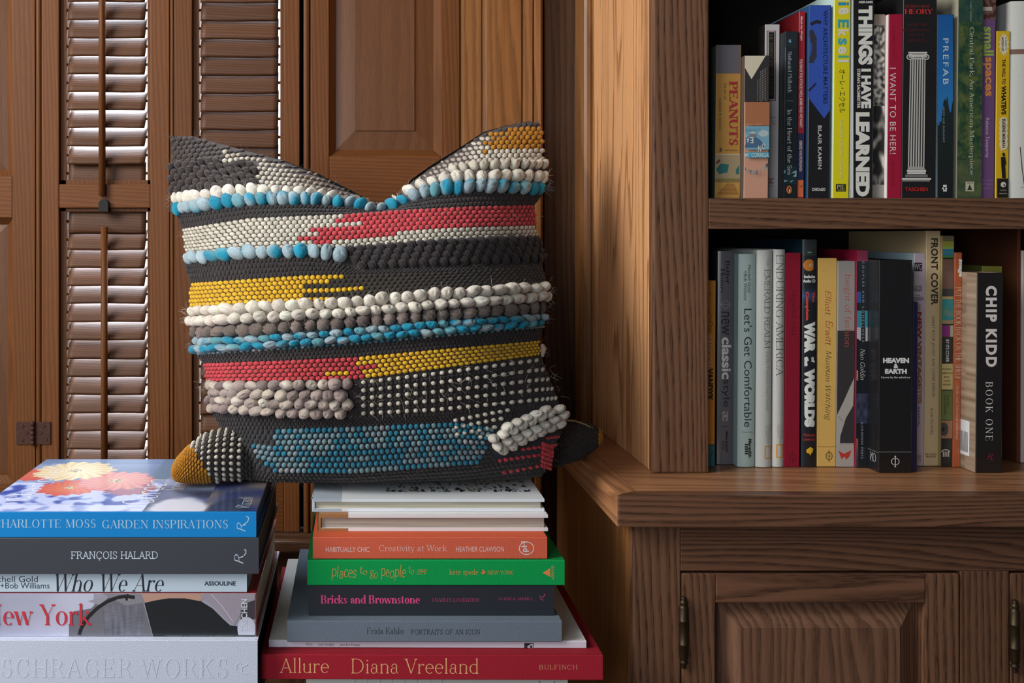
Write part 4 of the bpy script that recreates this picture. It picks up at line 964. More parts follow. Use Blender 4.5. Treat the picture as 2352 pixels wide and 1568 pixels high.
b = low('white rounded spine, long serif title and empty golden frame, left of two', 370, 463, 146, 1492, .22, (158, 161, 157), after=P_, finish='satin', bulge=.003)
b.text('THE', 430, 196, 446, 246, (70, 64, 66), 'light'); b.text('EMERALD REALM', 418, 266, 454, 754, (52, 50, 54), 'light'); b.text("Earth's Precious Rain Forests", 428, 776, 450, 1142, (80, 76, 78), 'light')
for i, t in enumerate(('NATIONAL', 'GEOGRAPHIC', 'SOCIETY')): b.text(t, 450 - i * 14, 1230, 459 - i * 14, 1230 + (92, 120, 80)[i], (90, 84, 84), 'light')
b.frame(418, 1360, 463, 1440, 6, (168, 124, 50)); b.done(); P_ = b
b = low('white rounded spine with larger serif title, right of two', 469, 542, 142, 1490, .22, (160, 161, 156), after=P_, finish='satin', bulge=.003)
b.text('ENDURING AMERICA', 490, 176, 538, 928, (50, 48, 52), 'light')
for i, t in enumerate(('NATIONAL', 'GEOGRAPHIC', 'SOCIETY')): b.text(t, 524 - i * 14, 1228, 534 - i * 14, 1228 + (90, 118, 80)[i], (90, 84, 84), 'light')
b.frame(490, 1350, 538, 1434, 7, (176, 120, 50)); b.done(); P_ = b
b = low('plain dark red spine with faint upside down lettering', 545, 639, 163, 1490, .22, (112, 14, 34), after=P_, finish='cloth')
b.text('the misfits', 580, 390, 614, 676, (80, 14, 26), 'serif', rot='up'); b.ring(598, 1430, 20, 26, 4, (80, 14, 26)); b.line([(598, 1390), (598, 1470)], 4, (80, 14, 26)); b.done(); P_ = b
b = low('tall black spine with fat white and red words and an orange disc', 652, 741, 80, 1490, .22, (24, 26, 30), cover=(20, 40, 52), after=P_, finish='gloss', bulge=.002)
b.rect(652, 84, 745, 180, (38, 44, 46)); b.disc(700, 160, 14, 3, (76, 160, 90)); b.disc(698, 240, 35, 37, (150, 92, 34)); b.disc(716, 240, 24, 30, (34, 32, 30), 14, -70, 70); b.ring(707, 240, 10, 10, 4, (150, 150, 146)); b.text('Includes', 668, 300, 736, 320, (180, 182, 180), rot='flat', bold=.04); b.text('Audio CD', 662, 328, 738, 348, (180, 182, 180), rot='flat', bold=.04)
b.grid(654, 380, 742, 480, lambda u, v: mixrgb((24, 26, 30), (28, 60, 96), 1 - abs(v - .5) * 2), 6)
b.text('The', 716, 404, 734, 470, (160, 56, 50), bold=.06); b.text('Complete', 672, 404, 696, 584, (160, 56, 50), bold=.06); b.text('WAR', 668, 590, 736, 786, (206, 208, 204), bold=.09); b.text('of', 710, 808, 734, 844, (206, 208, 204), bold=.07); b.text('the', 668, 806, 694, 868, (206, 208, 204), bold=.07); b.text('WORLDS', 668, 880, 734, 1244, (206, 208, 204), bold=.09)
b.text('Holmsten', 664, 1282, 736, 1302, (130, 44, 44), rot='flat', bold=.03); b.text('Lubertozzi', 660, 1310, 736, 1328, (130, 44, 44), rot='flat', bold=.03); b.poly([(680, 1384), (704, 1366), (724, 1380), (718, 1400), (708, 1408), (704, 1420), (694, 1406), (680, 1402)], (186, 150, 30)); b.done(); P_ = b
b = low('mustard yellow spine with red handwritten and black handwritten names', 748, 864, 197, 1488, .21, (176, 142, 76), after=P_, finish='cloth')
b.text('Elliott', 796, 398, 838, 552, (130, 40, 30), 'script', shear=.25, bounce=.05); b.text('Erwitt', 798, 585, 844, 738, (130, 40, 30), 'script', shear=.25, bounce=.05); b.text('Museum Watching', 790, 770, 836, 1206, (50, 38, 26), 'script', shear=.3, bounce=.05); b.rect(748, 1365, 864, 1368, (120, 92, 44)); b.ring(822, 1424, 21, 26, 4, (50, 40, 24)); b.line([(822, 1388), (822, 1462)], 4, (50, 40, 24)); b.line([(812, 1424), (832, 1424)], 3, (50, 40, 24)); b.done(); P_ = b
b = low('grey spine with red lower case title, black and pale curve below', 868, 977, 214, 1490, .22, (122, 118, 116), after=P_, finish='matte')
b.rect(866, 646, 980, 1344, (38, 36, 38)); b.poly([(978, 940), (972, 1110), (926, 1190), (892, 1300), (888, 1370), (866, 1370), (866, 1180), (910, 1090), (950, 1000)], (140, 136, 130)); b.rect(866, 1352, 976, 1490, (136, 132, 126)); b.line([(880, 1180), (910, 1210)], 3, (90, 86, 84))
b.text('height of fashion', 910, 298, 958, 748, (166, 66, 54), 'light')
b.poly([(880, 1390), (914, 1410), (960, 1388), (950, 1424), (930, 1446), (916, 1426), (900, 1444), (890, 1420)], (150, 44, 34)); b.done(); P_ = b
def gold(u, v):
    if v < .05: return (110, 40, 62)
    if .19 < v < .24 and u < .5: return (36, 70, 124)
    if .28 < v < .355: return (40, 112, 128) if u < .55 or u > .75 else (20, 24, 30)
    if .355 < v < .42: return (150, 150, 152) if (u < .5 and v < .40 + .04 * u) or u > .8 else (20, 22, 26)
    if .555 < v < .6 and u < .22: return (160, 104, 76)
    if .66 < v < .80: return mixrgb((30, 34, 50), (56, 58, 78), .5 + nz(u * 4, v * 30))
    if v > .87 and u < .22: return mixrgb((150, 70, 50), (60, 44, 60), (v - .87) * 10)
    return (19, 23, 28)
b = low('dark spine with scattered colour snapshots and white script', 984, 1060, 145, 1495, .22, (20, 24, 30), cover=(112, 20, 44), after=P_, finish='gloss')
b.grid(984, 148, 1062, 1492, gold, 4.5); b.text('COUPLES AND LONELINESS', 1028, 214, 1040, 716, (130, 140, 150), track=1.6); b.text('Nan Goldin', 1016, 760, 1046, 952, (176, 176, 174), 'script', shear=.3); b.text('KORINSHA PRESS', 1020, 1216, 1034, 1440, (120, 124, 132), track=1.2); b.done(); P_ = b

b = low('thick glossy black spine set forward, white heading in the middle', 155, 362, 208, 1527, .20, (20, 19, 21), cover=(18, 18, 20), crop=C4, finish='gloss', lean=.003, after=P_)
b.text('HEAVEN', 184, 816, 346, 848, (206, 206, 204), rot='flat', bold=.06); b.text('&', 250, 852, 280, 880, (206, 206, 204), rot='flat', bold=.05); b.text('EARTH', 196, 884, 332, 914, (206, 206, 204), rot='flat', bold=.06); b.text('Unseen by the naked eye', 172, 930, 354, 946, (180, 180, 178), 'bold', rot='flat')
b.rect(155, 1398, 360, 1401, (120, 122, 122)); b.text('Φ', 234, 1424, 286, 1494, (200, 200, 196), 'serif', rot='flat')
# the jacket's side carries the end of a word and the same fine line
vs, fs = serif_mesh('ON', 'light'); V = np.array(vs); V = (V - V.min(0)) / (V.max(0) - V.min(0))
b.cv.mesh([(b.L - 0.0105 - v * .011, -0.00006, 0.021 - (1 - u) * 0.014) for u, v in V], fs, b.alb((190, 200, 204)))
b.cv.face([(b.L - 0.0238, -0.00006, 0.0013), (b.L - 0.0242, -0.00006, 0.0013), (b.L - 0.0242, -0.00006, 0.19), (b.L - 0.0238, -0.00006, 0.19)], b.alb((120, 124, 124)))
b.done(); P_ = b
b = low('narrow navy spine tucked against the thick black spine', 364, 395, 468, 1520, .17, (30, 26, 54), crop=C4, after=P_, finish='satin'); b.done(); P2 = b
b = low('pale pink spine partly hidden behind the black and navy spines', 366, 437, 165, 1485, .20, (160, 146, 154), cover=(130, 148, 156), crop=C4, after=P2, finish='satin', lean=.010)
b.x0_full = b.x0
b.rect(374, 224, 428, 278, (30, 28, 30)); b.text('WG', 380, 232, 424, 270, (170, 156, 162), rot='flat', bold=.0); b.text('STEVEN', 374, 366, 426, 376, (60, 54, 58), rot='flat', bold=.02); b.text('HELLER', 372, 378, 428, 402, (60, 54, 58), rot='flat', bold=.02); b.text('GAIL', 384, 422, 416, 432, (60, 54, 58), rot='flat', bold=.02); b.text('ANDERSON', 374, 436, 436, 460, (60, 54, 58), rot='flat', bold=.02)
b.text('the', 400, 478, 420, 520, (50, 44, 46), 'script', shear=.2)
b.text('NEW', 398, 530, 424, 700, (120, 40, 40), bold=.05); b.text('VINTAGE', 398, 706, 424, 1010, (124, 80, 50), bold=.05); b.text('TYPE', 398, 1014, 424, 1100, (130, 96, 56), bold=.05); b.text('REVIVAL', 398, 1118, 412, 1250, (70, 62, 66), bold=.01)
b.text('CLARKSON', 394, 1418, 420, 1438, (70, 62, 66), rot='flat'); b.text('POTTER', 396, 1442, 420, 1458, (70, 62, 66), rot='flat'); b.done(); P_ = b
b = low('tall cream spine touching the shelf above, spaced black capitals', 440, 529, 27, 1485, .20, (172, 152, 116), cover=(166, 146, 110), crop=C4, after=P_, finish='satin', lean=.009)
b.text('FRONT COVER', 482, 72, 526, 488, (44, 38, 32), bold=.035, track=1.08); b.text('GREAT BOOK JACKET AND COVER DESIGN', 482, 558, 508, 1056, (76, 66, 52), track=1.1); b.text('ALAN POWERS', 478, 1124, 496, 1292, (76, 66, 52), track=1.1); b.text('MITCHELL', 448, 1408, 518, 1418, (60, 52, 40), rot='flat', bold=.02); b.text('BEAZLEY', 452, 1422, 514, 1434, (60, 52, 40), rot='flat', bold=.02); b.done(); P_ = b
b = low('spine made of stacked picture squares, green stripes at its top', 531, 612, 57, 1490, .18, (26, 28, 28), cover=(146, 130, 80), crop=C4, after=P_, finish='gloss', lean=.009)
for y0, y1, c in ((58, 92, (90, 84, 60)), (92, 124, (124, 124, 48)), (124, 140, (110, 140, 60)), (140, 156, (44, 96, 134)), (156, 164, (60, 110, 60)), (164, 178, (40, 92, 134)), (178, 194, (54, 98, 50)), (202, 386, (90, 66, 54)), (386, 432, (38, 40, 38)), (434, 450, (150, 128, 84)), (450, 582, (34, 112, 112)), (582, 604, (128, 112, 82)), (604, 612, (34, 30, 26)), (614, 684, (104, 26, 96)), (852, 1012, (158, 142, 94)), (1018, 1200, (78, 88, 46)), (1204, 1314, (128, 92, 62))):
    x0 = 544 - 14 * (y0 - 57) / 1433; b.rect(x0, y0, x0 + 88 - 6 * (y0 - 57) / 1433, y1, c)
b.rect(600, 614, 628, 684, (150, 144, 120)); b.text('Johnson', 556, 500, 622, 560, (150, 130, 90), 'script', rot='flat', shear=.3, bounce=.1); b.text('BY ITS COVER', 572, 702, 592, 842, (180, 184, 182), bold=.01)
for i, t in enumerate(('MODERN', 'AMERICAN', 'BOOK', 'COVER', 'DESIGN')): b.text(t, (552, 546, 562, 558, 556)[i], 880 + i * 24, (608, 614, 594, 600, 602)[i], 890 + i * 24, (70, 62, 40), rot='flat', bold=.02)
b.text('Ned Drew', 580, 1046, 596, 1120, (40, 46, 26)); b.text('Paul Sternberger', 560, 1046, 574, 1170, (40, 46, 26)); b.disc(560, 1258, 28, 42, (52, 48, 50)); b.disc(556, 1258, 10, 16, (24, 22, 24))
b.ring(571, 1404, 28, 22, 5, (190, 186, 176), 16, 190, 350)
for k in range(4): b.rect(554 + k * 11, 1396, 559 + k * 11, 1428, (190, 186, 176))
b.done(); P_ = b
b = low('thin rust orange spine leaning a little, white serif title', 613, 664, 162, 1492, .17, (146, 74, 42), crop=C4, after=P_, finish='satin', hard=False, lean=.009)
b.text('image', 648, 200, 680, 314, (190, 186, 180), bold=.06, shear=.2); b.text('PUT THE BOOK BACK ON THE SHELF', 634, 376, 672, 950, (180, 166, 150), 'serif'); b.text(': a Belle and Sebastian anthology', 632, 960, 656, 1326, (170, 154, 136), 'serif'); b.done(); P_ = b

b = low('thick black spine with spaced white capitals, woodgrain side facing left', 752, 921, 287, 1528, .165, (24, 21, 22), cover=(120, 104, 88), crop=C4, after=P_, finish='gloss', lean=.009)
b.text('CHIP KIDD', 822, 368, 892, 872, (200, 196, 192), bold=.05, track=1.25); b.text('BOOK ONE', 822, 964, 866, 1328, (190, 186, 182), 'didone', track=.18); b.text('R', 832, 1410, 868, 1446, (120, 20, 50), 'script', rot='flat', shear=.3); b.line([(846, 1442), (860, 1448), (872, 1444)], 3, (120, 20, 50))
# barcode label on the side of the jacket, woodgrain print
for j in range(150):
    y = j / 150
    c = mixrgb((112, 96, 80), (142, 126, 108), .5 + .8 * nz(1.0, y * 40, 9)); L = b.L
    for q in range(8):
        d0, d1 = .0015 + q * .02, .0015 + (q + 1) * .02
        cc = mixrgb(c, (92, 76, 60), max(0, nz(q * .7, y * 40, 3)))
        b.cv.face([(L * y, -0.00005, d0), (L * (y + 1 / 150), -0.00005, d0), (L * (y + 1 / 150), -0.00005, d1), (L * y, -0.00005, d1)], b.alb(cc))
lb = CM(); L = b.L
lb.face([(L - .060, -.0001, .013), (L - .060, -.0001, .045), (L - .017, -.0001, .045), (L - .017, -.0001, .013)], b.alb((190, 194, 196)))
rr = random.Random(4)
for k in range(20):
    y = .016 + k * .0013
    lb.face([(L - .046, -.00016, y), (L - .046, -.00016, y + rr.choice((.0004, .0008))), (L - .021, -.00016, y + .0007), (L - .021, -.00016, y)], b.alb((30, 30, 32)))
o = b.done(); lbo = lb.build('barcode_label', MP['satin'], b.root, b.xf); lbo['label'] = 'white barcode sticker'
P_ = b
b = low('pale yellow green book edge showing above the thick black spine', 800, 925, 247, 1432, .14, (140, 140, 62), cover=(96, 100, 44), crop=C4, finish='satin', lean=.0); b.done(); P2 = b
b = low('dark rust brown spine with dim black lettering, near the right edge', 935, 1038, 10, 1463, .20, (84, 44, 24), cover=(66, 34, 18), crop=C4, after=P2, finish='cloth', lean=.002)
b.text('THE FOUR BOOKS ON ARCHITECTURE', 958, 134, 972, 826, (34, 22, 16), 'serif', track=.14); b.text('PALLADIO', 948, 930, 966, 1100, (34, 22, 16), 'serif', track=.1); b.rect(936, 1346, 968, 1384, (40, 26, 18)); b.done(); P_ = b
b = low('pinkish white spine cut off by the right edge of the photo', 1043, 1150, 150, 1465, .20, (170, 160, 156), crop=C4, after=P_, finish='satin', lean=.002); b.done()

# ------------------------------------------------------------------ the two stacks of large books
CL, CR = (0, 1040, 2.97), (580, 1080, 2.8)
GS = 'big books stacked left of the cushion'; GR = 'big books stacked under the cushion'
GAIN = 0.64
def flat(label, crop, x0, x1, y0, y1, d, depth, spine, z0, z1=None, group=GS, **k):
    return Book(label, 'flat', (x0, x1), (y0, y1), d, depth, spine, z0=z0, z1=z1, cr=crop, group=group, **k)
def zc(crop, y, d): return Z(crop[1] + y / crop[2], d)
ds = 1.062
zS1 = zc(CL, 1278, ds); zS0 = zS1 - 0.085
stool(-0.30, -0.13, ds + 0.02, ds + 0.2, zS0, 'dark wooden stool carrying the left stack of books')
b = flat('thick plain white box-like volume with embossed lettering, bottom of the left stack', CL, -190, 1757, 1278, 1560, ds, .30, (186, 194, 212), zS0, zS1, finish='cloth', page=(60, 58, 56))
# blind-embossed lettering: raised a little, same colour
def emboss(b, t, x0, y0, x1, y1, style='didone', track=.1, shear=0, rot=False):
    vs, fs = serif_mesh(t, style, shear, track); V = np.array(vs); V = (V - V.min(0)) / (V.max(0) - V.min(0))
    A = [b.ab(x0 + u * (x1 - x0), y1 - v * (y1 - y0)) if not rot else b.ab(x1 - v * (x1 - x0), y1 - u * (y1 - y0)) for u, v in V]
    h = 0.00022
    for fi, f in enumerate(fs):
        P = [A[i] for i in f]; h = 0.00022 + (fi % 9) * 0.000003
        cx = sum(p[0] for p in P) / len(P); cy = sum(p[1] for p in P) / len(P)
        b.sp.face([(a, c, -h) for a, c in P], b.spc)
        n = len(P)
        for i in range(n):
            (a0, c0), (a1, c1) = P[i], P[(i + 1) % n]
            b.sp.face([(a0, c0, -h), (a1, c1, -h), (a1, c1, 0.0), (a0, c0, 0.0)], b.spc)
emboss(b, 'SCHRAGER', 15, 1402, 905, 1532); emboss(b, 'WORKS', 955, 1402, 1550, 1536); emboss(b, 'R', 1612, 1428, 1690, 1512, 'script', 0, .2, True)
b.done(); SB = b
dn = 1.072; zN1 = zc(CL, 957, dn)
b = flat('grey photographic spine with big red serif letters, above the white volume', CL, -220, 1748, 957, 1270, dn, .28, (136, 136, 152), zS1 + .0003, zN1, back=(120, 24, 26), cover=(120, 24, 26), finish='gloss')
# the street photograph that wraps the spine
b.grid(-80, 957, 640, 1262, lambda u, v: mixrgb((136, 138, 158), (168, 170, 190), u * 1.2 + .2 * nz(u * 3, v * 3)), 6)
b.poly([(470, 1180), (500, 1080), (620, 1060), (700, 985), (960, 960), (1040, 1250), (470, 1250)], (96, 96, 104))
b.grid(700, 1040, 980, 1240, lambda u, v: mixrgb((78, 80, 90), (112, 114, 126), .5 + .5 * nz(u * 14, v * 1.5, 2) + .25 * nz(u * 5, v * 16, 3)), 6); b.poly([(600, 1010), (760, 960), (690, 1040)], (132, 132, 144)); b.poly([(700, 958), (960, 958), (985, 1020), (860, 1040)], (116, 116, 124))
b.line([(540, 1240), (556, 1190), (600, 1120), (660, 1060), (730, 1012), (800, 985), (860, 975), (920, 985)], 24, (30, 32, 36)); b.line([(850, 975), (866, 1005), (872, 960)], 9, (30, 32, 36))
b.poly([(965, 957), (1400, 957), (1370, 1010), (1180, 1000), (990, 1020)], (158, 126, 112))
b.poly([(985, 1022), (1060, 1004), (1150, 990), (1260, 990), (1370, 1010), (1450, 1060), (1520, 1130), (1570, 1175), (1618, 1180), (1625, 1250), (1045, 1252)], (26, 32, 36))
b.poly([(1362, 975), (1400, 957), (1740, 957), (1735, 1010), (1650, 1030), (1640, 1100), (1600, 1172), (1560, 1150), (1480, 1070), (1420, 1020)], (132, 126, 138)); b.line([(1440, 960), (1520, 1050), (1590, 1150)], 6, (160, 158, 172)); b.poly([(1650, 1030), (1745, 1000), (1745, 1130), (1640, 1140)], (54, 52, 58))
b.disc(1682, 1200, 62, 84, (166, 170, 186), 22); b.rect(1120, 1240, 1740, 1268, (60, 66, 66)); b.ring(1190, 1236, 70, 26, 5, (24, 26, 28), 16, 0, 180); b.ring(1350, 1236, 80, 26, 5, (24, 26, 28), 16, 0, 180); b.ring(1530, 1236, 80, 26, 5, (24, 26, 28), 16, 0, 180); b.rect(1620, 1250, 1740, 1268, (36, 36, 40))
b.rect(1741, 957, 1752, 1270, (140, 44, 40))
b.text('New York', -100, 1024, 624, 1174, (172, 46, 58), 'didone'); b.text('TASCHEN', 1646, 994, 1688, 1216, (196, 204, 216), rot='up', bold=.02)
b.done(); NB = b
dw = 1.074; zW1 = zc(CL, 814, dw)
b = flat('white spine with large slanted black serif title, thin', CL, -160, 1684, 814, 954, dw, .24, (176, 194, 208), zN1 + .0003, zW1, back=(150, 140, 140), finish='satin')
b.text('Mitchell Gold', -105, 838, 258, 880, (38, 46, 66)); b.text('+Bob Williams', 2, 884, 338, 924, (38, 46, 66)); b.text('Who We Are', 378, 820, 1118, 946, (28, 32, 44), 'didone', shear=.25); b.text('ASSOULINE', 1394, 874, 1608, 904, (34, 42, 58), bold=.03); b.done(); WB = b
dh = 1.068; zH1 = zc(CL, 579, dh)
b = flat('charcoal spine with typewriter style white capitals, second from the top', CL, -200, 1764, 579, 812, dh, .27, (48, 51, 60), zW1 + .0003, zH1, finish='satin', page=(80, 76, 72))
b.text('FRANÇOIS HALARD', 484, 670, 1076, 734, (178, 194, 208), 'slab', track=.03); b.text('R', 1600, 690, 1660, 755, (170, 184, 200), 'script', rot='up', shear=.3); b.line([(1664, 700), (1678, 680), (1676, 658), (1664, 662)], 6, (170, 184, 200)); b.done(); HB = b
dc = 1.068; zC1 = zc(CL, 400, dc)
b = flat('blue spined book with flowers on its cover, topmost of the left stack', CL, -175, 1748, 400, 578, dc, .25, (12, 112, 176), zH1 + .0003, zC1, cover=(22, 84, 140), finish='gloss', page=(70, 80, 100))
b.text('CHARLOTTE MOSS', -40, 452, 652, 510, (170, 196, 218), 'didone', track=.05); b.text('GARDEN INSPIRATIONS', 698, 456, 1554, 514, (170, 196, 218), 'didone', track=.04); b.text('R', 1616, 474, 1676, 536, (180, 204, 222), 'script', rot='up', shear=.3); b.line([(1660, 490), (1690, 468), (1698, 440), (1680, 432)], 6, (180, 204, 222))
CHB = b
def cover_print(b, fn, nx, ny, g):
    """print on the upper board; fn gets the photo pixel each cell falls on"""
    L, D, T = b.L, b.D, b.T
    for j in range(ny):
        for i in range(nx):
            a, d = L * (i + .5) / nx, D * (j + .5) / ny
            dd = b.d + d; px = VX + (b.x0 + a) * F / dd; py = VY + (CZ - b.z1) * F / dd
            q = tuple(min(.82, v / g) for v in lin(fn(px, py, a, d)))
            x0, x1, y0, y1 = L * i / nx, L * (i + 1) / nx, .0008 + (D - .0008) * j / ny, .0008 + (D - .0008) * (j + 1) / ny
            b.cv.face([(x0, T + .00008, y0), (x1, T + .00008, y0), (x1, T + .00008, y1), (x0, T + .00008, y1)], q)
def topad(b, px, py):
    dd = (CZ - b.z1) * F / (py - VY); return X(px, dd) - b.x0, dd - b.d
FL = [('y', (172, 1081), .047, (226, 202, 158), (240, 226, 196)), ('p', (266, 1104), .044, (216, 138, 138), (226, 176, 150)), ('c', (160, 1120), .035, (206, 92, 84), (222, 150, 96)), ('r', (86, 1090), .030, (200, 84, 82), (214, 120, 90)), ('m', (300, 1122), .030, (150, 90, 116), (170, 110, 130))]
FLP = [(k, topad(CHB, *c), r, c0, c1) for k, c, r, c0, c1 in FL]
def garden(px, py, a, d):
    base = mixrgb((150, 164, 196), (96, 118, 150), .5 + 1.0 * nz(a * 12, d * 9, 1))
    t = d / .25
    if t < .50:
        k = nz(a * 42, d * 46, 4) + .5 * nz(a * 95, d * 90, 2)
        base = mixrgb((176, 186, 220), (36, 70, 150), (k - .02) * 2.6)
        if t < .10: base = mixrgb(base, (206, 210, 232), .55)
    if t > .88: base = mixrgb(base, (84, 112, 152), .6)
    if a > .178 and t < .9:
        # the right part: pale glass, dark leaves, blurred blue pots
        k = nz(a * 26, d * 22, 6)
        base = mixrgb((150, 160, 186), (48, 62, 96), .5 + 1.3 * k)
        if a > .24 and t < .55: base = mixrgb((40, 56, 110), (120, 110, 110), .45 + 1.4 * k)
        e = ((a - .212) / .034) ** 2 + ((t - .04) / .20) ** 2 + .25 * nz(a * 60, d * 60, 2)
        if e < 1: base = mixrgb((206, 208, 220), base, max(0, e - .6) * 2.5)
        e = ((a - .268) / .026) ** 2 + ((t - .02) / .22) ** 2
        if e < 1: base = mixrgb((40, 52, 84), base, max(0, e - .6) * 2.5)
    elif a > .155 and t > .55: base = mixrgb(base, (86, 110, 128), .7)
    for k, (ca, cd), r, c0, c1 in FLP[::-1]:
        da, de = a - ca, (d - cd) * 1.0
        R = math.hypot(da, de) / r; th = math.atan2(de, da)
        if R < 1 + .07 * math.sin(th * 17) + .05 * math.sin(th * 7 + 1):
            pet = .5 + .5 * math.sin(th * 19 + R * 9) * (.4 + .6 * R)
            base = mixrgb(c1, c0, .35 + .65 * R); base = mixrgb(base, tuple(v * .80 for v in base), .7 * (1 - pet) * (R > .18))
            if R < .17: base = (120, 120, 120) if nz(a * 700, d * 700, 3) > 0 else (224, 196, 150)
    return base
cover_print(b, garden, 190, 150, .95)
def top_text(b, t, a0, a1, d0, d1, col, style='didone', shear=0):
    vs, fs = serif_mesh(t, style, shear, .02); V = np.array(vs); V = (V - V.min(0)) / (V.max(0) - V.min(0))
    b.cv.mesh([(a1 - v * (a1 - a0), b.T + .0002, d0 + u * (d1 - d0)) for u, v in V], fs, tuple(min(.82, q / .9) for q in lin(col)))
for t, p0, p1, hgt in (('Charlotte', (48, 1150), (112, 1080), .026), ('Moss', (112, 1078), (130, 1064), .022), ('Garden', (312, 1158), (358, 1101), .036), ('Insp', (400, 1126), (424, 1104), .028)):
    (a0, d0), (a1, d1) = topad(b, *p0), topad(b, *p1); ac = (a0 + a1) / 2
    top_text(b, t, ac - hgt / 2, ac + hgt / 2, d0, d1, (226, 232, 244), 'light')
a0, d0 = topad(b, 552, 1166); top_text(b, 'Rizzoli', a0 - .006, a0 + .010, d0, d0 + .045, (200, 206, 216), 'script', .2)
b.done()

# right stack, from the bottom
GAIN = 0.54
d0_ = 1.088; zA = zc(CR, 1318, d0_)
stool(-0.04, 0.20, d0_ + 0.02, d0_ + 0.21, zA - .05, 'dark wooden stool carrying the stack of books under the cushion')
b = flat('white spine just showing at the bottom edge of the photo, under the red book', CR, 345, 2027, 1318, 1440, d0_, .26, (160, 164, 160), zA - .05, zA, GR, finish='satin')
for k in range(8): b.rect(660 + k * 80, 1322, 663 + k * 80, 1380, (120, 126, 126))
b.text('A', 1930, 1352, 1952, 1380, (60, 66, 66), 'serif', rot='flat'); b.rect(1840, 1352, 1850, 1378, (110, 116, 116)); b.done()
dA = 1.078; zB = zc(CR, 1183, dA)
b = flat('widest book, deep red cloth with pale gold serif letters', CR, 56, 2250, 1183, 1322, dA, .285, (124, 20, 34), zA + .0003, zB, GR, cover=(112, 16, 28), finish='cloth', rz=-.006)
b.text('Allure', 176, 1204, 492, 1302, (180, 140, 96), 'light'); b.text('Diana Vreeland', 636, 1204, 1452, 1304, (180, 140, 96), 'light'); b.text('BULFINCH', 1842, 1244, 2086, 1275, (174, 138, 100), 'light', track=.1); b.done()
dF = 1.096; zF = zc(CR, 1090, dF)
b = flat('wide thin white book lying on the red one', CR, 105, 2143, 1090, 1152, dF, .275, (168, 166, 176), zB + .0003, zF, GR, cover=(164, 164, 160), finish='satin', rz=-.008)
b.text('flora', 345, 1106, 386, 1124, (62, 62, 70), rot='flat'); b.text('nick knight', 423, 1107, 527, 1130, (62, 62, 70)); b.text('sandra knapp', 563, 1108, 690, 1130, (62, 62, 70))
b.rect(1745, 1104, 1806, 1150, (34, 34, 38)); b.poly([(1762, 1128), (1790, 1108), (1802, 1108), (1802, 1146), (1790, 1146)], (160, 160, 166)); b.poly([(1778, 1128), (1796, 1114), (1796, 1144)], (34, 34, 38)); b.done()
dK = 1.090; zK = zc(CR, 968, dK)
b = flat('slate blue grey cloth spine with dark lettering', CR, 222, 1988, 968, 1104, dK, .25, (82, 92, 104), zF + .0003, zK, GR, cover=(80, 90, 100), finish='cloth')
b.text('Frida Kahlo', 736, 1010, 970, 1052, (30, 36, 42), 'serif'); b.text('PORTRAITS OF AN ICON', 1018, 1022, 1463, 1055, (32, 38, 44), 'slab', track=.05); b.done()
dB_ = 1.105; zBk = zc(CR, 738, dB_)
b = flat('glossy black spine with pink serif title', CR, 362, 1940, 738, 937, dB_, .24, (27, 31, 38), zK + .0003, zBk, GR, cover=(28, 32, 38), finish='satin')
b.text('Bricks and Brownstone', 438, 800, 1076, 856, (176, 56, 104), 'bold'); b.text('CHARLES LOCKWOOD', 1155, 820, 1460, 845, (140, 48, 86), 'didone', track=.03); b.text('CLASSICAL AMERICA', 1583, 815, 1802, 834, (140, 48, 86), 'didone', track=.03); b.text('R', 1846, 806, 1872, 836, (160, 56, 96), 'script', rot='up', shear=.3); b.line([(1870, 812), (1880, 802), (1876, 794)], 4, (160, 56, 96)); b.done()
dP = 1.104; zP = zc(CR, 578, dP)
b = flat('bright green cloth spine with gold handwriting and a gold triangle', CR, 352, 2007, 578, 735, dP, .235, (0, 120, 58), zBk + .0003, zP, GR, cover=(0, 104, 48), finish='cloth')
x = 508
for w_, x0, x1, y0, y1 in (('places', 508, 668, 612, 706), ('to', 690, 738, 618, 672), ('go', 754, 806, 640, 698), ('people', 826, 986, 606, 708), ('to', 1004, 1040, 616, 670), ('see', 1058, 1120, 634, 670)): b.text(w_, x0, y0, x1, y1, (168, 116, 62), 'script', shear=.12, bounce=.08, rot='flat')
b.text('kate spade', 1266, 634, 1452, 680, (160, 120, 64), 'slab'); b.text('♠', 1468, 634, 1498, 672, (176, 100, 54), 'serif'); b.text('NEW YORK', 1512, 644, 1676, 668, (160, 120, 64), 'slab'); b.poly([(1865, 658), (1915, 628), (1915, 684)], (184, 112, 62)); b.text('ABRAMS', 1922, 612, 1940, 702, (150, 130, 70), rot='up'); 
for t_ in b.sp.v[:0]: pass
b.done()
dO = 1.108; zO = zc(CR, 430, dO)
b = flat('burnt orange cloth spine with thin white lettering and circled monogram', CR, 388, 1895, 430, 574, dO, .22, (164, 74, 54), zP + .0003, zO, GR, cover=(160, 70, 44), finish='cloth')
b.text('HABITUALLY CHIC', 472, 492, 752, 524, (188, 164, 164)); b.text('Creativity at Work', 815, 478, 1250, 530, (194, 172, 168), 'light', rot='flat'); b.text('HEATHER CLAWSON', 1308, 490, 1618, 522, (188, 164, 164)); b.ring(1762, 500, 49, 43, 5, (190, 176, 176), 30); b.text('pH', 1728, 456, 1778, 524, (190, 176, 176), rot='up', bold=.02); b.done()
GAIN = 0.54
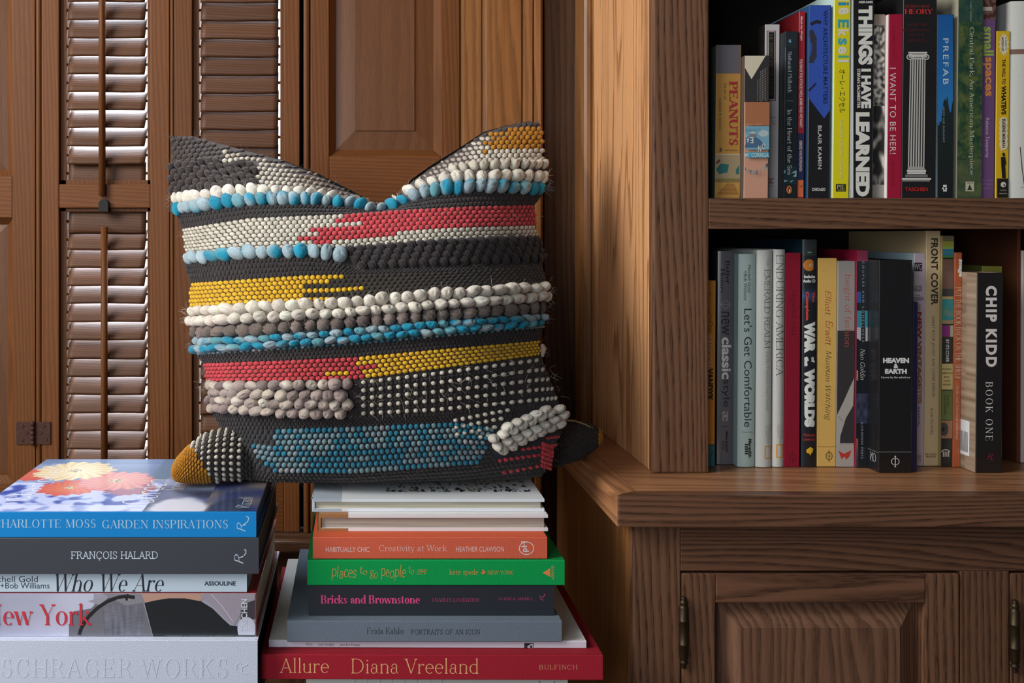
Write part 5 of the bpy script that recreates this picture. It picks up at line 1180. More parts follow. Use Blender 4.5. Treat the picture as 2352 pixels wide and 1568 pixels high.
def tail(label, x0, x1, y0, y1, d, depth, z0, board_c, strip, strip_px, z1, spinec, page):
    b = Book(label, 'tail', (x0, x1), (y0, y1), d, depth, spinec, cover=board_c, back=board_c, z0=z0, z1=z1, cr=CR, group=GR, finish='satin', page=page, boards=.0034)
    w = X(CR[0] + strip_px / CR[2], d) - b.x0; c = b.alb(strip); e = .00012
    for b0, b1 in ((0, b.bt), (b.T - b.bt, b.T)):
        b.cv.box(-e, b.L + e, b0 - (e if b0 == 0 else -e), b1 + (e if b1 == b.T else -e), .0012, w, c)
    return b
zQ = zc(CR, 285, 1.130)
b = tail('pale book showing its page edges, brown cloth strip at the left, above the orange one', 420, 1900, 285, 388, 1.130, .21, zO + .0003, (176, 174, 176), (124, 84, 48), 615, zQ, (124, 84, 48), (176, 164, 152))
b.done()
b = Book('', 'tail', (380, 1877), (183, 280), 1.142, .20, (150, 160, 168)) if False else tail('white book showing its page edges, grey cloth strip, directly under the cushion', 380, 1877, 183, 280, 1.142, .21, zQ + .0003, (184, 188, 192), (132, 140, 150), 573, zc(CR, 183, 1.142), (150, 158, 166), (196, 190, 172))
# ink drawing on the upper cover
rr = random.Random(11); T = b.T
for k in range(240):
    x = .085 + .40 * rr.random() * .42; y = .030 + .10 * rr.random() ** 2; h = rr.uniform(.002, .010); w = rr.uniform(.0006, .004)
    c = b.alb(rr.choice(((40, 56, 66), (60, 76, 84), (96, 92, 66), (44, 80, 100), (30, 36, 44), (120, 110, 80))))
    b.cv.face([(y, T + .0002, x), (y, T + .0002, x + w), (y + h, T + .0002, x + w), (y + h, T + .0002, x)], c)
TOPB = b.done()

# ------------------------------------------------------------------ the cushion
ROWS = [
 [(390,314),(440,312),(516,333),(645,366),(730,398),(815,441),(860,468),(880,476),(900,468),(918,447),(945,412),(985,383),(1070,330),(1110,303),(1157,290),(1215,278),(1240,284)],
 [(398,448),(560,432),(700,442),(790,462),(860,476.5),(880,478.5),(905,468),(940,436),(1000,412),(1100,396),(1250,392)],
 [(402,468),(560,452),(700,452),(800,464),(860,478),(880,480),(905,471),(940,450),(1000,428),(1100,420),(1252,424)],
 [(406,490),(560,472),(700,468),(800,477),(860,484),(880,486),(910,478),(940,464),(1000,448),(1100,440),(1248,445)],
 [(418,526),(575,502),(771,494),(927,483),(1080,475),(1228,471)],
 [(426,586),(575,574),(700,572),(810,570),(1000,554),(1233,545)],
 [(422,606),(560,592),(700,590),(760,596),(810,618),(1000,610),(1241,598)],
 [(438,650),(560,642),(693,633),(820,630),(1000,626),(1246,612)],
 [(434,706),(560,698),(700,694),(771,692),(967,672),(1255,650)],
 [(437,748),(600,740),(771,730),(1000,712),(1254,690)],
 [(446,776),(600,772),(771,758),(1000,738),(1250,720)],
 [(450,815),(600,806),(814,792),(1000,775),(1247,752)],
 [(466,834),(640,828),(814,820),(1000,803),(1239,782)],
 [(474,876),(640,875),(814,872),(1000,848),(1242,815)],
 [(484,944),(640,953),(809,958),(1000,950),(1140,938),(1284,925)],
 [(512,988),(631,984),(814,978),(1048,968),(1150,985),(1290,965)],
 [(552,1062),(623,1086),(814,1087),(1091,1066),(1180,1052),(1272,1040)],
 [(562,1119),(700,1121),(814,1119),(1050,1110),(1245,1094)]]
RX = [np.array([p[0] for p in r], float) for r in ROWS]; RY = [np.array([p[1] for p in r], float) for r in ROWS]
NR = len(ROWS)
XLs = np.array([r[0] for r in RX]); XRs = np.array([r[-1] for r in RX])
TAU = np.array([1 - (0.5 * (RY[i][0] + RY[i][-1]) - 298) / (1106 - 298) for i in range(NR)])
TAU[0], TAU[-1] = 1.0, 0.0
def rowy(i, px): return np.interp(px, RX[i], RY[i])
def locate(px, py):
    ys = [rowy(i, px) for i in range(NR)]
    if py <= ys[0]: return 0.0
    for i in range(NR - 1):
        if py <= ys[i + 1]: return i + (py - ys[i]) / max(ys[i + 1] - ys[i], 1e-6)
    return NR - 1.0
FLOORZ = 0.7815
def dside(t): return np.interp(t, [0, .12, .5, 1], [1.195, 1.205, 1.265, 1.39])
def dmid(t): return np.interp(t, [0, .05, .12, .3, .5, .7, .85, .95, 1], [1.195, 1.158, 1.138, 1.12, 1.135, 1.185, 1.26, 1.335, 1.39])
def dback(t): return np.interp(t, [0, .05, .2, .5, .8, .95, 1], [1.195, 1.25, 1.37, 1.42, 1.44, 1.425, 1.39])
def depth_at(px, s, back=False):
    i = min(int(s), NR - 2); f = s - i
    xl, xr = XLs[i] + (XLs[i + 1] - XLs[i]) * f, XRs[i] + (XRs[i + 1] - XRs[i]) * f
    u = min(max((px - xl) / (xr - xl), 0), 1)
    t = TAU[i] + (TAU[i + 1] - TAU[i]) * f
    w = 1 - abs(2 * u - 1) ** 3.2
    # the chop in the middle of the top edge pulls the filling in
    pinch = math.exp(-((px - 885) / 150.0) ** 2) * max(0, (t - .62) / .38)
    a = dside(t); m = dback(t) if back else dmid(t)
    d = a + (m - a) * w
    return d + (0.035 * pinch if not back else -0.02 * pinch * w)
def surf(px, py, s=None, back=False):
    if s is None: s = locate(px, py)
    d = depth_at(px, s, back)
    z = Z(py, d)
    return np.array((X(px, d), d, max(z, FLOORZ)))

CG = 0.80
def calb(c): return tuple(min(.8, q / CG) for q in lin(c))
def sph(nu, nv):
    V = [(0, 0, -1)]
    for j in range(1, nv):
        p = -PI / 2 + PI * j / nv
        for i in range(nu):
            q = 2 * PI * i / nu; V.append((math.cos(p) * math.cos(q), math.cos(p) * math.sin(q), math.sin(p)))
    V.append((0, 0, 1)); Fq = []
    for i in range(nu): Fq.append((0, 1 + (i + 1) % nu, 1 + i))
    for j in range(nv - 2):
        for i in range(nu):
            a, b_ = 1 + j * nu + i, 1 + j * nu + (i + 1) % nu
            Fq.append((a, b_, b_ + nu, a + nu))
    n = len(V) - 1; o = 1 + (nv - 2) * nu
    for i in range(nu): Fq.append((o + i, o + (i + 1) % nu, n))
    return np.array(V), Fq
SPH = {'s': sph(8, 5), 'l': sph(18, 12)}
crnd = random.Random(21); cnp = np.random.RandomState(5)
class Yarn:
    def __init__(s): s.V, s.F, s.C, s.n = [], [], [], 0
    def raw(s, V, Fq, C):
        s.V.append(np.asarray(V, float)); s.F += [tuple(i + s.n for i in f) for f in Fq]; s.C.append(np.tile(np.array(C, np.float32), (len(V), 1)) if np.ndim(C) == 1 else np.asarray(C, np.float32)); s.n += len(V)
    def blob(s, c, tu, tv, nn, col, kind='s', fuzz=0.0, groove=0, tilt=0.0):
        """an ellipsoid stitch; tu, tv, nn are its half-axes"""
        V, Fq = SPH[kind]
        if tilt:
            ct, st_ = math.cos(tilt), math.sin(tilt)
            lu, lv = np.linalg.norm(tu), np.linalg.norm(tv)
            tu, tv = lu * (tu / lu * ct + tv / lv * st_), lv * (tv / lv * ct - tu / lu * st_)
        W = V
        if fuzz: W = V * (1 + fuzz * cnp.randn(len(V), 1) * .5)
        if groove:
            a0 = cnp.rand() * 6.28; x_, y_ = V[:, 0] * math.cos(a0) + V[:, 1] * math.sin(a0), V[:, 1] * math.cos(a0) - V[:, 0] * math.sin(a0)
            if groove == 1: g = 1 + .05 * np.cos(3 * x_ + 2 * y_ + a0) - .30 * np.exp(-((x_ - .25 - .3 * y_ * y_) ** 2 / .018 + (y_ - .25) ** 2 / .18)) * (V[:, 2] > 0)
            else: g = 1 + .11 * np.sin(9 * V[:, 1] + 5 * V[:, 0] + a0)
            W = W * g[:, None]
        if np.ndim(col) == 2:
            d_ = cnp.randn(3); d_ /= np.linalg.norm(d_); w_ = np.clip(.5 + .9 * V.dot(d_), 0, 1)[:, None]
            col = np.array(col[0]) * w_ + np.array(col[1]) * (1 - w_)
        P = np.asarray(c) + W[:, :1] * tu + W[:, 1:2] * tv + W[:, 2:] * nn
        s.raw(P, Fq, col)
    def build(s, name, mat, parent):
        me = bpy.data.meshes.new(name)
        V = np.concatenate(s.V) - np.array(origin(parent)); me.from_pydata(V.tolist(), [], s.F)
        at = me.color_attributes.new('Col', 'FLOAT_COLOR', 'POINT')
        c = np.ones((len(V), 4), np.float32); c[:, :3] = np.concatenate(s.C); at.data.foreach_set('color', c.ravel())
        me.polygons.foreach_set('use_smooth', [True] * len(me.polygons)); me.materials.append(mat); me.update()
        return link(bpy.data.objects.new(name, me), parent)

m, nt, b_ = nmat('wool_yarn'); L_ = nt.links
at = N(nt, 'ShaderNodeAttribute', attribute_name='Col'); tc = N(nt, 'ShaderNodeTexCoord'); n_ = N(nt, 'ShaderNodeTexNoise'); n_.inputs['Scale'].default_value = 950; n_.inputs['Detail'].default_value = 4
L_.new(tc.outputs['Object'], n_.inputs['Vector'])
n2_ = N(nt, 'ShaderNodeTexNoise'); n2_.inputs['Scale'].default_value = 260; n2_.inputs['Detail'].default_value = 3; L_.new(tc.outputs['Object'], n2_.inputs['Vector'])
k_ = ramp(nt, n_.outputs[0], [(0.28, 0.72), (0.72, 1.16)])
L_.new(mixc(nt, 1.0, at.outputs['Color'], k_, 'MULTIPLY'), b_.inputs['Base Color']); b_.inputs['Roughness'].default_value = 0.95; b_.inputs['Specular IOR Level'].default_value = 0.12
b_.inputs['Sheen Weight'].default_value = 0.18; b_.inputs['Sheen Roughness'].default_value = 0.5
bp = N(nt, 'ShaderNodeBump'); bp.inputs['Strength'].default_value = 0.7; bp.inputs['Distance'].default_value = 0.0012
L_.new(math_(nt, 'ADD', n_.outputs[0], n2_.outputs[0]), bp.inputs['Height']); L_.new(bp.outputs[0], b_.inputs['Normal'])
WOOL = m

CREAM, RED, YEL, MUST, DARK, CHAR = (186, 180, 166), (184, 62, 70), (206, 162, 38), (164, 110, 22), (66, 58, 56), (50, 46, 47)
BLUES = [(66, 136, 150), (104, 150, 160), (140, 160, 168), (30, 130, 158), (88, 142, 152)]
GREYS = [(112, 100, 94), (98, 88, 84), (122, 110, 104)]
MIXED = [(192, 184, 172), (150, 136, 130), (126, 112, 108), (176, 164, 152)]
TEAL = [(80, 122, 132), (116, 136, 142), (42, 114, 138), (102, 130, 138), (138, 140, 146)]
def jit(c, k=8):
    q = 1 + crnd.uniform(-k, k) / 130.0
    return tuple(min(255, max(0, v * q + crnd.uniform(-1, 1))) for v in c)

cush = thing('cushion', 'chunky woven striped wool cushion with a dipped top, standing on the books before the shutters', 'cushion', (float(X(830, 1.22)), 1.22, FLOORZ))
cov = Yarn()
# body: front and back sheets, front coloured by stripe
STR = [DARK, DARK, (60, 84, 96), CHAR, (74, 68, 62), (60, 56, 54), CHAR, (58, 52, 40), (120, 112, 104), (84, 74, 70), (60, 84, 96), CHAR, (72, 46, 42), CHAR, CHAR, (44, 52, 58), CHAR]
NU = 110
def sheet(back):
    rows = []
    for i in range(NR - 1):
        n = max(2, int((RY[i + 1].mean() - RY[i].mean()) / 7))
        for k in range(n): rows.append(i + k / n)
    rows.append(NR - 1.0)
    V, C = [], []
    for s in rows:
        i = min(int(s), NR - 2); f = s - i
        xl, xr = XLs[i] + (XLs[i + 1] - XLs[i]) * f, XRs[i] + (XRs[i + 1] - XRs[i]) * f
        for j in range(NU + 1):
            w = j / NU; w = .5 - .5 * math.cos(PI * w) * (1 - .25 * math.sin(PI * w) ** 2)
            px = xl + (xr - xl) * w
            y = (1 - f) * rowy(i, px) + f * rowy(i + 1, px)
            V.append(surf(px, y, s, back)); C.append(calb(CHAR if back else STR[i]))
    Fq = []
    for r in range(len(rows) - 1):
        for j in range(NU):
            a = r * (NU + 1) + j; q = (a, a + 1, a + NU + 2, a + NU + 1); Fq.append(q if back else q[::-1])
    cov.raw(V, Fq, np.array(C))
sheet(False); sheet(True)

def frame_at(px, py):
    c = surf(px, py); e = 2.0
    s0 = locate(px, py)
    tu = (surf(px + e, py) - surf(px - e, py)) / (2 * e); tv = (surf(px, py - e) - surf(px, py + e)) / (2 * e)
    n = np.cross(tu, tv); n = n / (np.linalg.norm(n) + 1e-12)
    if n[1] > 0: n = -n
    return c, tu, tv, n
def stitch(y, px, py, rx, ry, h, col, kind='s', sink=.25, **k):
    c, tu, tv, n = frame_at(px, py)
    lu, lv = np.linalg.norm(tu), np.linalg.norm(tv)
    pm = 1.22 / F
    tu = tu * (min(lu, 2.2 * pm) / lu); tv = tv * (min(lv, 1.8 * pm) / lv)
    y.blob(c + n * h * sink, tu * rx, tv * ry, n * h, calb(jit(col)) if np.ndim(col) == 1 else (calb(jit(col[0])), calb(jit(col[1]))), kind, **k)
def edge_step(px, xl, xr, p): 
    e = min(px - xl, xr - px); return p * (0.42 + 0.58 * min(1.0, max(0.0, e) / 70.0))
def walk(i, f, p, off=0.0, x0=None, x1=None):
    """positions along a yarn row inside stripe i"""
    xl = XLs[i] + (XLs[i + 1] - XLs[i]) * f; xr = XRs[i] + (XRs[i + 1] - XRs[i]) * f
    ml, mr = .5 * (XLs[i] + XLs[i + 1]), .5 * (XRs[i] + XRs[i + 1]); lo = min(XLs[i], XLs[i + 1])
    px = lo - 12
    px += off * .5 * edge_step(px, ml, mr, p)
    while px < xr - 2:
        st = edge_step(px, ml, mr, p)
        if px > xl + 2 and (x0 is None or px >= x0) and (x1 is None or px <= x1):
            yield px, (1 - f) * rowy(i, px) + f * rowy(i + 1, px), st
        px += st
def weave(y, i, rows, pitch, colf, h=.0022, f0=0.0, f1=1.0, fill=.5):
    for k in range(rows):
        f = f0 + (f1 - f0) * (k + .5) / rows
        for px, py, st in walk(i, f, pitch, k % 2):
            hh = (rowy(i + 1, px) - rowy(i, px)) * (f1 - f0) / rows
            c = colf(k, px, py)
            if c is None: continue
            stitch(y, px, py, st * fill, hh * .56, h, c, sink=.3, fuzz=.05)
def knit(y, i, x0=None, x1=None, f0=0.0, f1=1.0, col=CHAR, p=9.5, rh=8.5):
    hgt = abs(np.mean(RY[i + 1]) - np.mean(RY[i])) * (f1 - f0)
    rows = max(1, int(round(hgt / rh)))
    for k in range(rows):
        f = f0 + (f1 - f0) * (k + .5) / rows
        for px, py, st in walk(i, f, p, k % 2, x0, x1):
            hh = (rowy(i + 1, px) - rowy(i, px)) * (f1 - f0) / rows
            stitch(y, px, py, st * .52, hh * .55, .0013, col, sink=.2, tilt=(.5 if k % 2 else -.5), fuzz=.06)
def loops(name, label, i, rows, pitch, colf, rxk=.55, ryk=.62, h=.0085, f0=0.0, f1=1.0, x0=None, x1=None, y=None, groove=1):
    own = y is None
    if own: y = Yarn()
    for k in range(rows):
        f = f0 + (f1 - f0) * (k + .5) / rows
        for px, py, st in walk(i, f, pitch, k % 2, x0, x1):
            hh = abs(rowy(i + 1, px) - rowy(i, px)) * (f1 - f0) / rows
            hh = min(max(hh, 13), 23 if rows == 1 else 40)
            q = crnd.uniform(.86, 1.16)
            stitch(y, px + crnd.uniform(-1.5, 1.5), py + crnd.uniform(-1.8, 1.8), st * rxk * q, hh * ryk * crnd.uniform(.9, 1.12), h * q * (.62 + .38 * st / pitch), two(colf, k, px, py), 'l', sink=.42, fuzz=.012, groove=groove, tilt=crnd.uniform(-.25, .25))
    if own:
        o = y.build(name, WOOL, cush); o['label'] = label
def two(cf, k, px, py): return (cf(k, px, py), cf(k, px + 9, py))
def pick(L): return lambda k, px, py: crnd.choice(L)
def near(L, px, sc, sd): return L[int((nz(px / sc, sd, 3) * .5 + .5) * len(L) * .999 + crnd.random() * .9) % len(L)]

# --- flaps above the first loop row: woven rows parallel to the loops
up_loops = Yarn(); dark_loops = Yarn()
for k in range(0, 19):
    px = 386 + (k % 2) * 6.5
    while px < 1246:
        py = rowy(1, px) - 6 - k * 10.0
        if px > 394 and py > rowy(0, px) + 3 and locate(px, py) < 1:
            c = CREAM
            if px < 880:
                edge = rowy(0, px) + 13
                if px < 512 + 8 * math.sin(k * 2.1) or (py < edge and px < 700): c = DARK
                elif px < 590 - (k % 3) * 6 and py > 372: c = None
                elif py > rowy(1, px) - 9 and px > 640: c = (150, 138, 130)
                else: c = crnd.choice([(176, 164, 148), (152, 138, 126), CREAM]) if px > 690 or py < 360 else CREAM
                if px < 590 and py > 372: c = None
            else:
                if py < rowy(0, px) + 10: c = DARK
                elif px > 1112 + (k % 2) * 10 and py < 350 - (px - 1112) * .05 : c = MUST
                elif py > rowy(1, px) - 26 and px > 1030: c = None
                else: c = CREAM if px > 1080 else (164, 152, 142)
            if c is not None: stitch(cov, px + crnd.uniform(-1, 1), py + crnd.uniform(-1, 1), 6.6 if c != DARK else 6.2, 5.8, .0024 if c != DARK else .0015, c, sink=.3, fuzz=.06)
        px += 13.0
for k in range(5):                                           # chunky dark braid in the left corner
    px = 396 + (k % 2) * 8
    while px < 585:
        py = rowy(1, px) - 8 - k * 14 + 2 * math.sin(px)
        if py > 374: stitch(dark_loops, px, py, 9.5, 8.5, .006, jit((62, 54, 53), 5), 'l', sink=.35, fuzz=.012, groove=2, tilt=.6)
        px += 17
o = dark_loops.build('looped_stripe', WOOL, cush); o['label'] = 'dark brown braided loops in the top left corner'
dark_loops = Yarn()
px = 1042
while px < 1250:                                             # extra white row in the right corner
    stitch(up_loops, px, rowy(1, px) - 13, 12 if px < 1200 else 8, 10, .007, CREAM, 'l', sink=.4, fuzz=.012, groove=1, tilt=crnd.uniform(-.2, .2)); px += 23 if px < 1190 else 15
o = up_loops.build('looped_stripe', WOOL, cush); o['label'] = 'short white looped row in the right corner'
loops('looped_stripe', 'white looped yarn row along the left flap', 1, 1, 26, lambda k, px, py: (200, 194, 182), h=.0080, ryk=.72, x1=850)
loops('looped_stripe', 'white looped yarn row along the right flap', 1, 1, 27, lambda k, px, py: (200, 194, 182), h=.0080, ryk=.62, x0=912)

loops('looped_stripe', 'blue looped yarn row following the dip', 2, 1, 25, lambda k, px, py: near(BLUES, px, 45, 1), h=.0080, ryk=.72)
knit(cov, 3)
RS = [785, 772, 828, 718, 738, 716, 716, 9999]
def c45(k, px, py):
    if k == 5 and 682 < px < 720: return RED
    if px > RS[k] and not (k == 6 and px > 762) and not (k == 5 and px > 905): return RED
    return CREAM
weave(cov, 4, 8, 14.2, c45)
loops('looped_stripe', 'short blue looped yarn row left of the dark braid', 5, 1, 29, lambda k, px, py: near(BLUES, px, 60, 4), h=.0075, ryk=.72, x1=792, f1=1.0)
for k in range(4):                                           # dark diagonal braid, right half
    f = (k + .5) / 4
    for px, py, st in walk(5, f, 23, k % 2, 796):
        hh = (rowy(6, px) - rowy(5, px)) / 4
        stitch(dark_loops, px + k * 5, py, st * .60, hh * .72, .0058, jit((50, 45, 46), 4), 'l', sink=.3, fuzz=.012, groove=2, tilt=-.65)
o = dark_loops.build('looped_stripe', WOOL, cush); o['label'] = 'dark diagonal braid across the right half'
knit(cov, 6)
YE = [797, 762, 703, 842, 703, 768]
for k in range(6):
    f = (k + .5) / 6
    for px, py, st in walk(7, f, 13.2, k % 2):
        hh = (rowy(8, px) - rowy(7, px)) / 6
        if px < YE[k]: stitch(cov, px, py, st * .5, hh * .56, .0022, YEL, sink=.3, fuzz=.04)
        else: stitch(cov, px, py, st * .4, hh * .52, .0013, CHAR, sink=.2, fuzz=.06, tilt=.4)
loops('looped_stripe', 'double row of white loops across the middle', 8, 2, 29, lambda k, px, py: jit((200, 192, 180), 6), h=.0095, ryk=.60)
loops('looped_stripe', 'grey brown looped row under the white ones', 9, 1, 30, pick(GREYS), h=.0070, ryk=.62, groove=2, rxk=.48)
yb_ = Yarn()
loops('', '', 10, 2, 27, lambda k, px, py: near(BLUES + [(134, 154, 162)], px, 50, 7 + k), h=.0078, ryk=.58, f1=.86, y=yb_)
o = yb_.build('looped_stripe', WOOL, cush); o['label'] = 'double row of blue grey loops'
for px, py, st in walk(10, .93, 14): stitch(cov, px, py, 4.5, 3.6, .002, crnd.choice(TEAL), sink=.3)
knit(cov, 11)
YS = [828, 816, 868, 746, 832]
def c1213(k, px, py):
    if k == 3 and 800 < px < 832: return RED
    return YEL if px > YS[k] else RED
weave(cov, 12, 5, 14.2, c1213)
my = Yarn()
loops('', '', 13, 4, 27, lambda k, px, py: crnd.choice(MIXED if k % 2 == 0 else MIXED[1:] ), h=.0075, ryk=.62, x1=806, y=my)
o = my.build('looped_stripe', WOOL, cush); o['label'] = 'mixed beige and grey loops, lower left'
PATCH = [(1128, 1004), (1160, 972), (1218, 948), (1292, 932), (1288, 988), (1205, 1022), (1145, 1046)]
def inside(px, py, P):
    r = False; n = len(P)
    for i in range(n):
        (x0, y0), (x1, y1) = P[i], P[(i + 1) % n]
        if (y0 > py) != (y1 > py) and px < (x1 - x0) * (py - y0) / (y1 - y0) + x0: r = not r
    return r
for k in range(5):                                           # white dots on black, lower right
    f = (k + .5) / 5
    for px, py, st in walk(13, f, 20, 0, 818):
        if inside(px, py, PATCH): continue
        stitch(cov, px, py, max(3.4, st * .30), 5.2, .0026, CREAM, sink=.35, fuzz=.05)
    for px, py, st in walk(13, min(1, f + .1), 10, 0, 818):
        if not inside(px, py, PATCH): stitch(cov, px, py, st * .5, 4.0, .0012, CHAR, sink=.2)
for r in range(4):                                           # the dots run on below, over the dark
    for q in range(9):
        px, py = 1046 + q * 17 + r * 2, 964 + r * 16 - q * 3.2
        if locate(px, py) >= 14 and not inside(px, py, PATCH) and px < 1180 - r * 14 and py < 1004: stitch(cov, px, py, 6, 5, .0026, CREAM, sink=.35)
knit(cov, 14, x1=1046)
knit(cov, 14, x0=1160)
def teal_ok(k, px):
    lo = (632, 630, 634, 580, 584, 592, 604, 622)[k]; hi = 1136 - k * 5
    return lo < px < hi
for k in range(8):
    f = (k + .5) / 8
    for px, py, st in walk(15, f, 13.2, k % 2):
        hh = (rowy(16, px) - rowy(15, px)) / 8
        if inside(px, py, PATCH): continue
        if teal_ok(k, px): stitch(cov, px, py, st * .46, hh * .5, .0022, near(TEAL, px, 70, k * 1.7), sink=.3, fuzz=.06)
        elif px > 1140 and k > 2:
            if k % 2: stitch(cov, px, py + 4, 6, 4, .0022, RED if not 1238 < px < 1250 else (170, 50, 58), sink=.35)
        else: stitch(cov, px, py, st * .45, hh * .5, .0013, CHAR, sink=.2, fuzz=.06, tilt=.4)
for q in range(5):
    for r in range(6): stitch(cov, 1246 + q * 5 - r * .5, 1018 + r * 10 + q * 2, 4, 5, .003, RED, sink=.4, tilt=.5)
for q in range(7): stitch(cov, 1158 + q * 15, 1083 - q * 2.6, 6, 4, .0022, RED, sink=.35)
wp = Yarn()
for r in range(8):
    for q in range(9):
        px, py = 1130 + q * 21 + (r % 2) * 10, 1036 - q * 9.0 + (r - 4) * 16
        if inside(px, py, PATCH): stitch(wp, px, py, 12.5, 10.5, .0085, jit((196, 190, 180), 6), 'l', sink=.42, fuzz=.012, groove=1, tilt=.3)
o = wp.build('looped_stripe', WOOL, cush); o['label'] = 'patch of white loops in the lower right corner'
knit(cov, 16, p=10.5, rh=9)

# --- the two lower corners that stick out sideways
def corner(name, label, path, colf, flo, base):
    y = Yarn(); P = [np.array((X(p[0], p[2]), p[2], Z(p[1], p[2]))) for p in path]; R = [p[3] * p[2] / F for p in path]; RD = [p[4] for p in path]
    n = 40; t = np.linspace(0, len(path) - 1, n); idx = np.arange(len(path))
    def smooth(vals): 
        v = np.interp(t, idx, vals)
        for _ in range(3): v[1:-1] = (v[:-2] + 2 * v[1:-1] + v[2:]) / 4
        return v
    cx, cy, cz = smooth([p[0] for p in P]), smooth([p[1] for p in P]), smooth([p[2] for p in P]); r1, r2 = smooth(R), smooth(RD)
    m_ = 28
    def pt(k, ph): 
        z = cz[k] + r1[k] * math.cos(ph)
        return np.array((cx[k], cy[k] - r2[k] * math.sin(ph), max(z, flo)))
    V = [pt(k, 2 * PI * j / m_) for k in range(n) for j in range(m_)]
    Fq = [(k * m_ + j, k * m_ + (j + 1) % m_, (k + 1) * m_ + (j + 1) % m_, (k + 1) * m_ + j) for k in range(n - 1) for j in range(m_)]
    Fq.append(tuple((n - 1) * m_ + j for j in range(m_)))
    y.raw(V, Fq, np.array(calb(base)))
    for k in range(1, n - 1):
        for j in range(m_):
            ph = 2 * PI * (j + .5 * (k % 2)) / m_
            c = pt(k, ph); px, py = VX + c[0] * F / c[1], VY + (CZ - c[2]) * F / c[1]
            r = colf(px, py, k, j)
            if r is None: continue
            col, sc, h = r
            tu = (pt(k + 1, ph) - pt(k - 1, ph)) / 2; tv = (pt(k, ph + .1) - pt(k, ph - .1)) * (2 * PI / m_ / .2)
            nn = np.cross(tu, tv); l = np.linalg.norm(nn)
            if l < 1e-12 or c[2] < flo + .0015: continue
            nn = nn / l; ax = c - np.array((cx[k], cy[k], cz[k]))
            if nn.dot(ax) < 0: nn = -nn
            y.blob(c + nn * h * .3, tu * sc[0], tv * sc[1], nn * h, calb(jit(col)), 's', fuzz=.05)
    return y
def lc(px, py, k, j):
    if px < 432 + (py - 1012) * .62: return (MUST, (.6, .55), .0026)
    if px > 556: return (CHAR, (.5, .5), .0015)
    if k % 2 == 0: return (CREAM, (.62, .36), .0028)
    return (DARK, (.4, .4), .0010)
y = corner('corner', '', [(640, 1058, 1.235, 50, .030), (585, 1052, 1.222, 60, .034), (530, 1048, 1.205, 62, .034), (475, 1050, 1.19, 54, .030), (432, 1066, 1.182, 37, .024), (408, 1078, 1.18, 22, .016), (399, 1083, 1.18, 6, .005)], lc, 0.7815, DARK)
o = y.build('cushion_corner', WOOL, cush); o['label'] = 'mustard tipped lower left corner with white dots'
def rc(px, py, k, j):
    if px > 1374 and py > 985: return (MUST, (.5, .5), .0018)
    return (jit(CHAR, 3), (.5, .45), .0011)
y = corner('corner', '', [(1180, 1040, 1.255, 52, .03), (1235, 1034, 1.265, 60, .034), (1285, 1024, 1.28, 56, .032), (1330, 1012, 1.30, 42, .026), (1362, 1004, 1.315, 28, .018), (1380, 1001, 1.32, 12, .009)], rc, 0.7835, CHAR)
o = y.build('cushion_corner', WOOL, cush); o['label'] = 'charcoal lower right corner resting on the worktop'
def strand(y, pts, r, col, seg=5):
    P = [np.array(p) for p in pts]; V, Fq = [], []
    for i, p in enumerate(P):
        t = P[min(i + 1, len(P) - 1)] - P[max(i - 1, 0)]; t = t / (np.linalg.norm(t) + 1e-12)
        a = np.cross(t, (0.3, .8, .5)); a /= np.linalg.norm(a) + 1e-12; b2 = np.cross(t, a)
        rr_ = r * (1 if 0 < i < len(P) - 1 else .5)
        V += [p + rr_ * (a * math.cos(2 * PI * q / seg) + b2 * math.sin(2 * PI * q / seg)) for q in range(seg)]
    for i in range(len(P) - 1): Fq += [(i * seg + q, i * seg + (q + 1) % seg, (i + 1) * seg + (q + 1) % seg, (i + 1) * seg + q) for q in range(seg)]
    y.raw(V, Fq, np.array(col))
sy = Yarn()
strand(sy, [(X(px, d), d, Z(py, d)) for px, py, d in ((1283, 966, 1.262), (1300, 965, 1.272), (1322, 967, 1.285), (1345, 975, 1.295), (1362, 984, 1.303), (1374, 996, 1.311))], .0011, calb((170, 158, 120)))
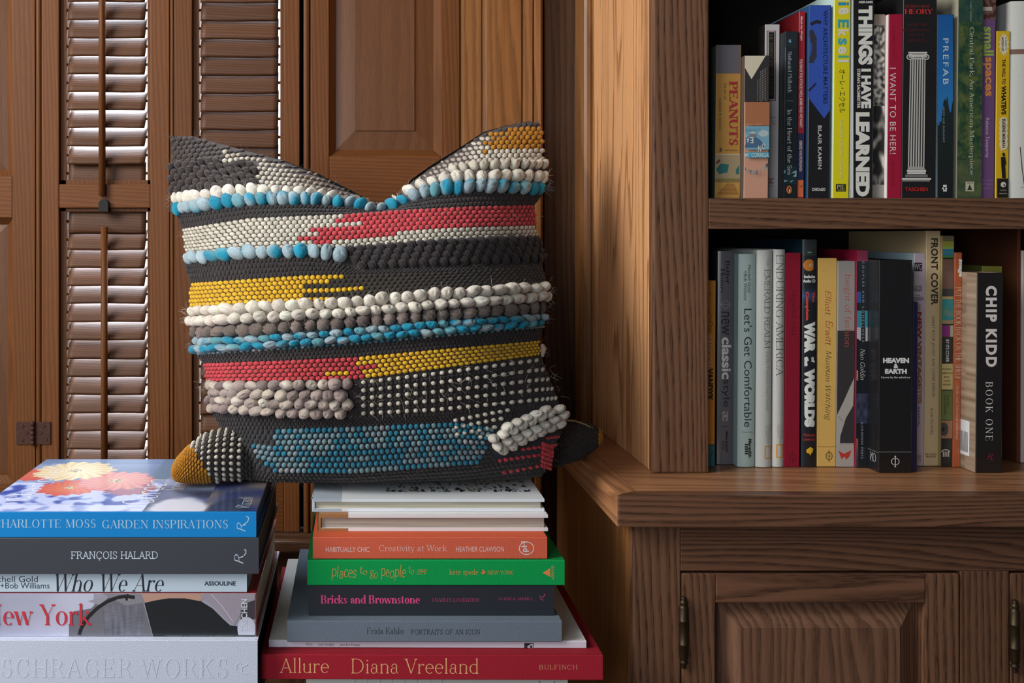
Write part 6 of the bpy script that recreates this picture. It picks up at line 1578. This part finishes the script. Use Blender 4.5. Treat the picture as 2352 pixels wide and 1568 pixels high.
o = sy.build('seam_yarn', WOOL, cush); o['label'] = 'pale yarn along the lower right corner seam'
sy = Yarn()
strand(sy, [surf(px, py) + np.array((0.001, -.002, 0)) for px, py in ((1243, 790), (1246, 800), (1243, 818))], .004, calb((176, 160, 140)))
o = sy.build('seam_yarn', WOOL, cush); o['label'] = 'pale knot at the right side seam'
cov.build('woven_cover', WOOL, cush)
# loose wool fibres standing off the loops
fz = Yarn()
for q in range(2600):
    s = crnd.choice([0, .3, .7, 1.5, 1.5, 2.5, 2.5, 5.5, 8.3, 8.7, 8.5, 9.5, 10.4, 13.3, 13.6, 15.5, 4.5, 6.5, 12.5, 16.4]) + crnd.uniform(-.3, .3); s = min(max(s, 0.02), NR - 1.02)
    i = int(s); f = s - i; xl, xr = XLs[i] + (XLs[i + 1] - XLs[i]) * f, XRs[i] + (XRs[i + 1] - XRs[i]) * f
    w = crnd.random(); w = w if crnd.random() < .9 else (crnd.choice((0, 1)) + (w - .5) * .02); w = min(max(w, .001), .999)
    px = xl + (xr - xl) * w; py = (1 - f) * rowy(i, px) + f * rowy(i + 1, px)
    c, tu, tv, n = frame_at(px, py)
    big = i in (1, 2, 8, 9, 10, 13)
    base = c + n * (.006 if big else .001); ang = crnd.uniform(0, 2 * PI); ln = crnd.uniform(.004, .013)
    side = (-1 if w < .03 else 1 if w > .97 else 0)
    dr = (tu * math.cos(ang) + tv * math.sin(ang)) / (1.2 / F) * .75 + n * crnd.uniform(.3, .9) + np.array((side * .4, 0, .6 if s < .1 else 0))
    dr = dr / np.linalg.norm(dr); bend = np.cross(dr, n) * crnd.uniform(-.8, .8)
    col = {1: (200, 194, 182), 2: (110, 146, 164), 8: (200, 192, 180), 9: (130, 118, 112), 10: (120, 146, 160), 13: (176, 166, 156), 4: (180, 172, 160), 12: (150, 120, 110)}.get(i, (112, 98, 88))
    strand(fz, [base + dr * ln * t + bend * ln * t * t for t in (0, .35, .7, 1)], .00011, calb(col), 3)
o = fz.build('wool_fuzz', WOOL, cush); o['kind'] = 'stuff'
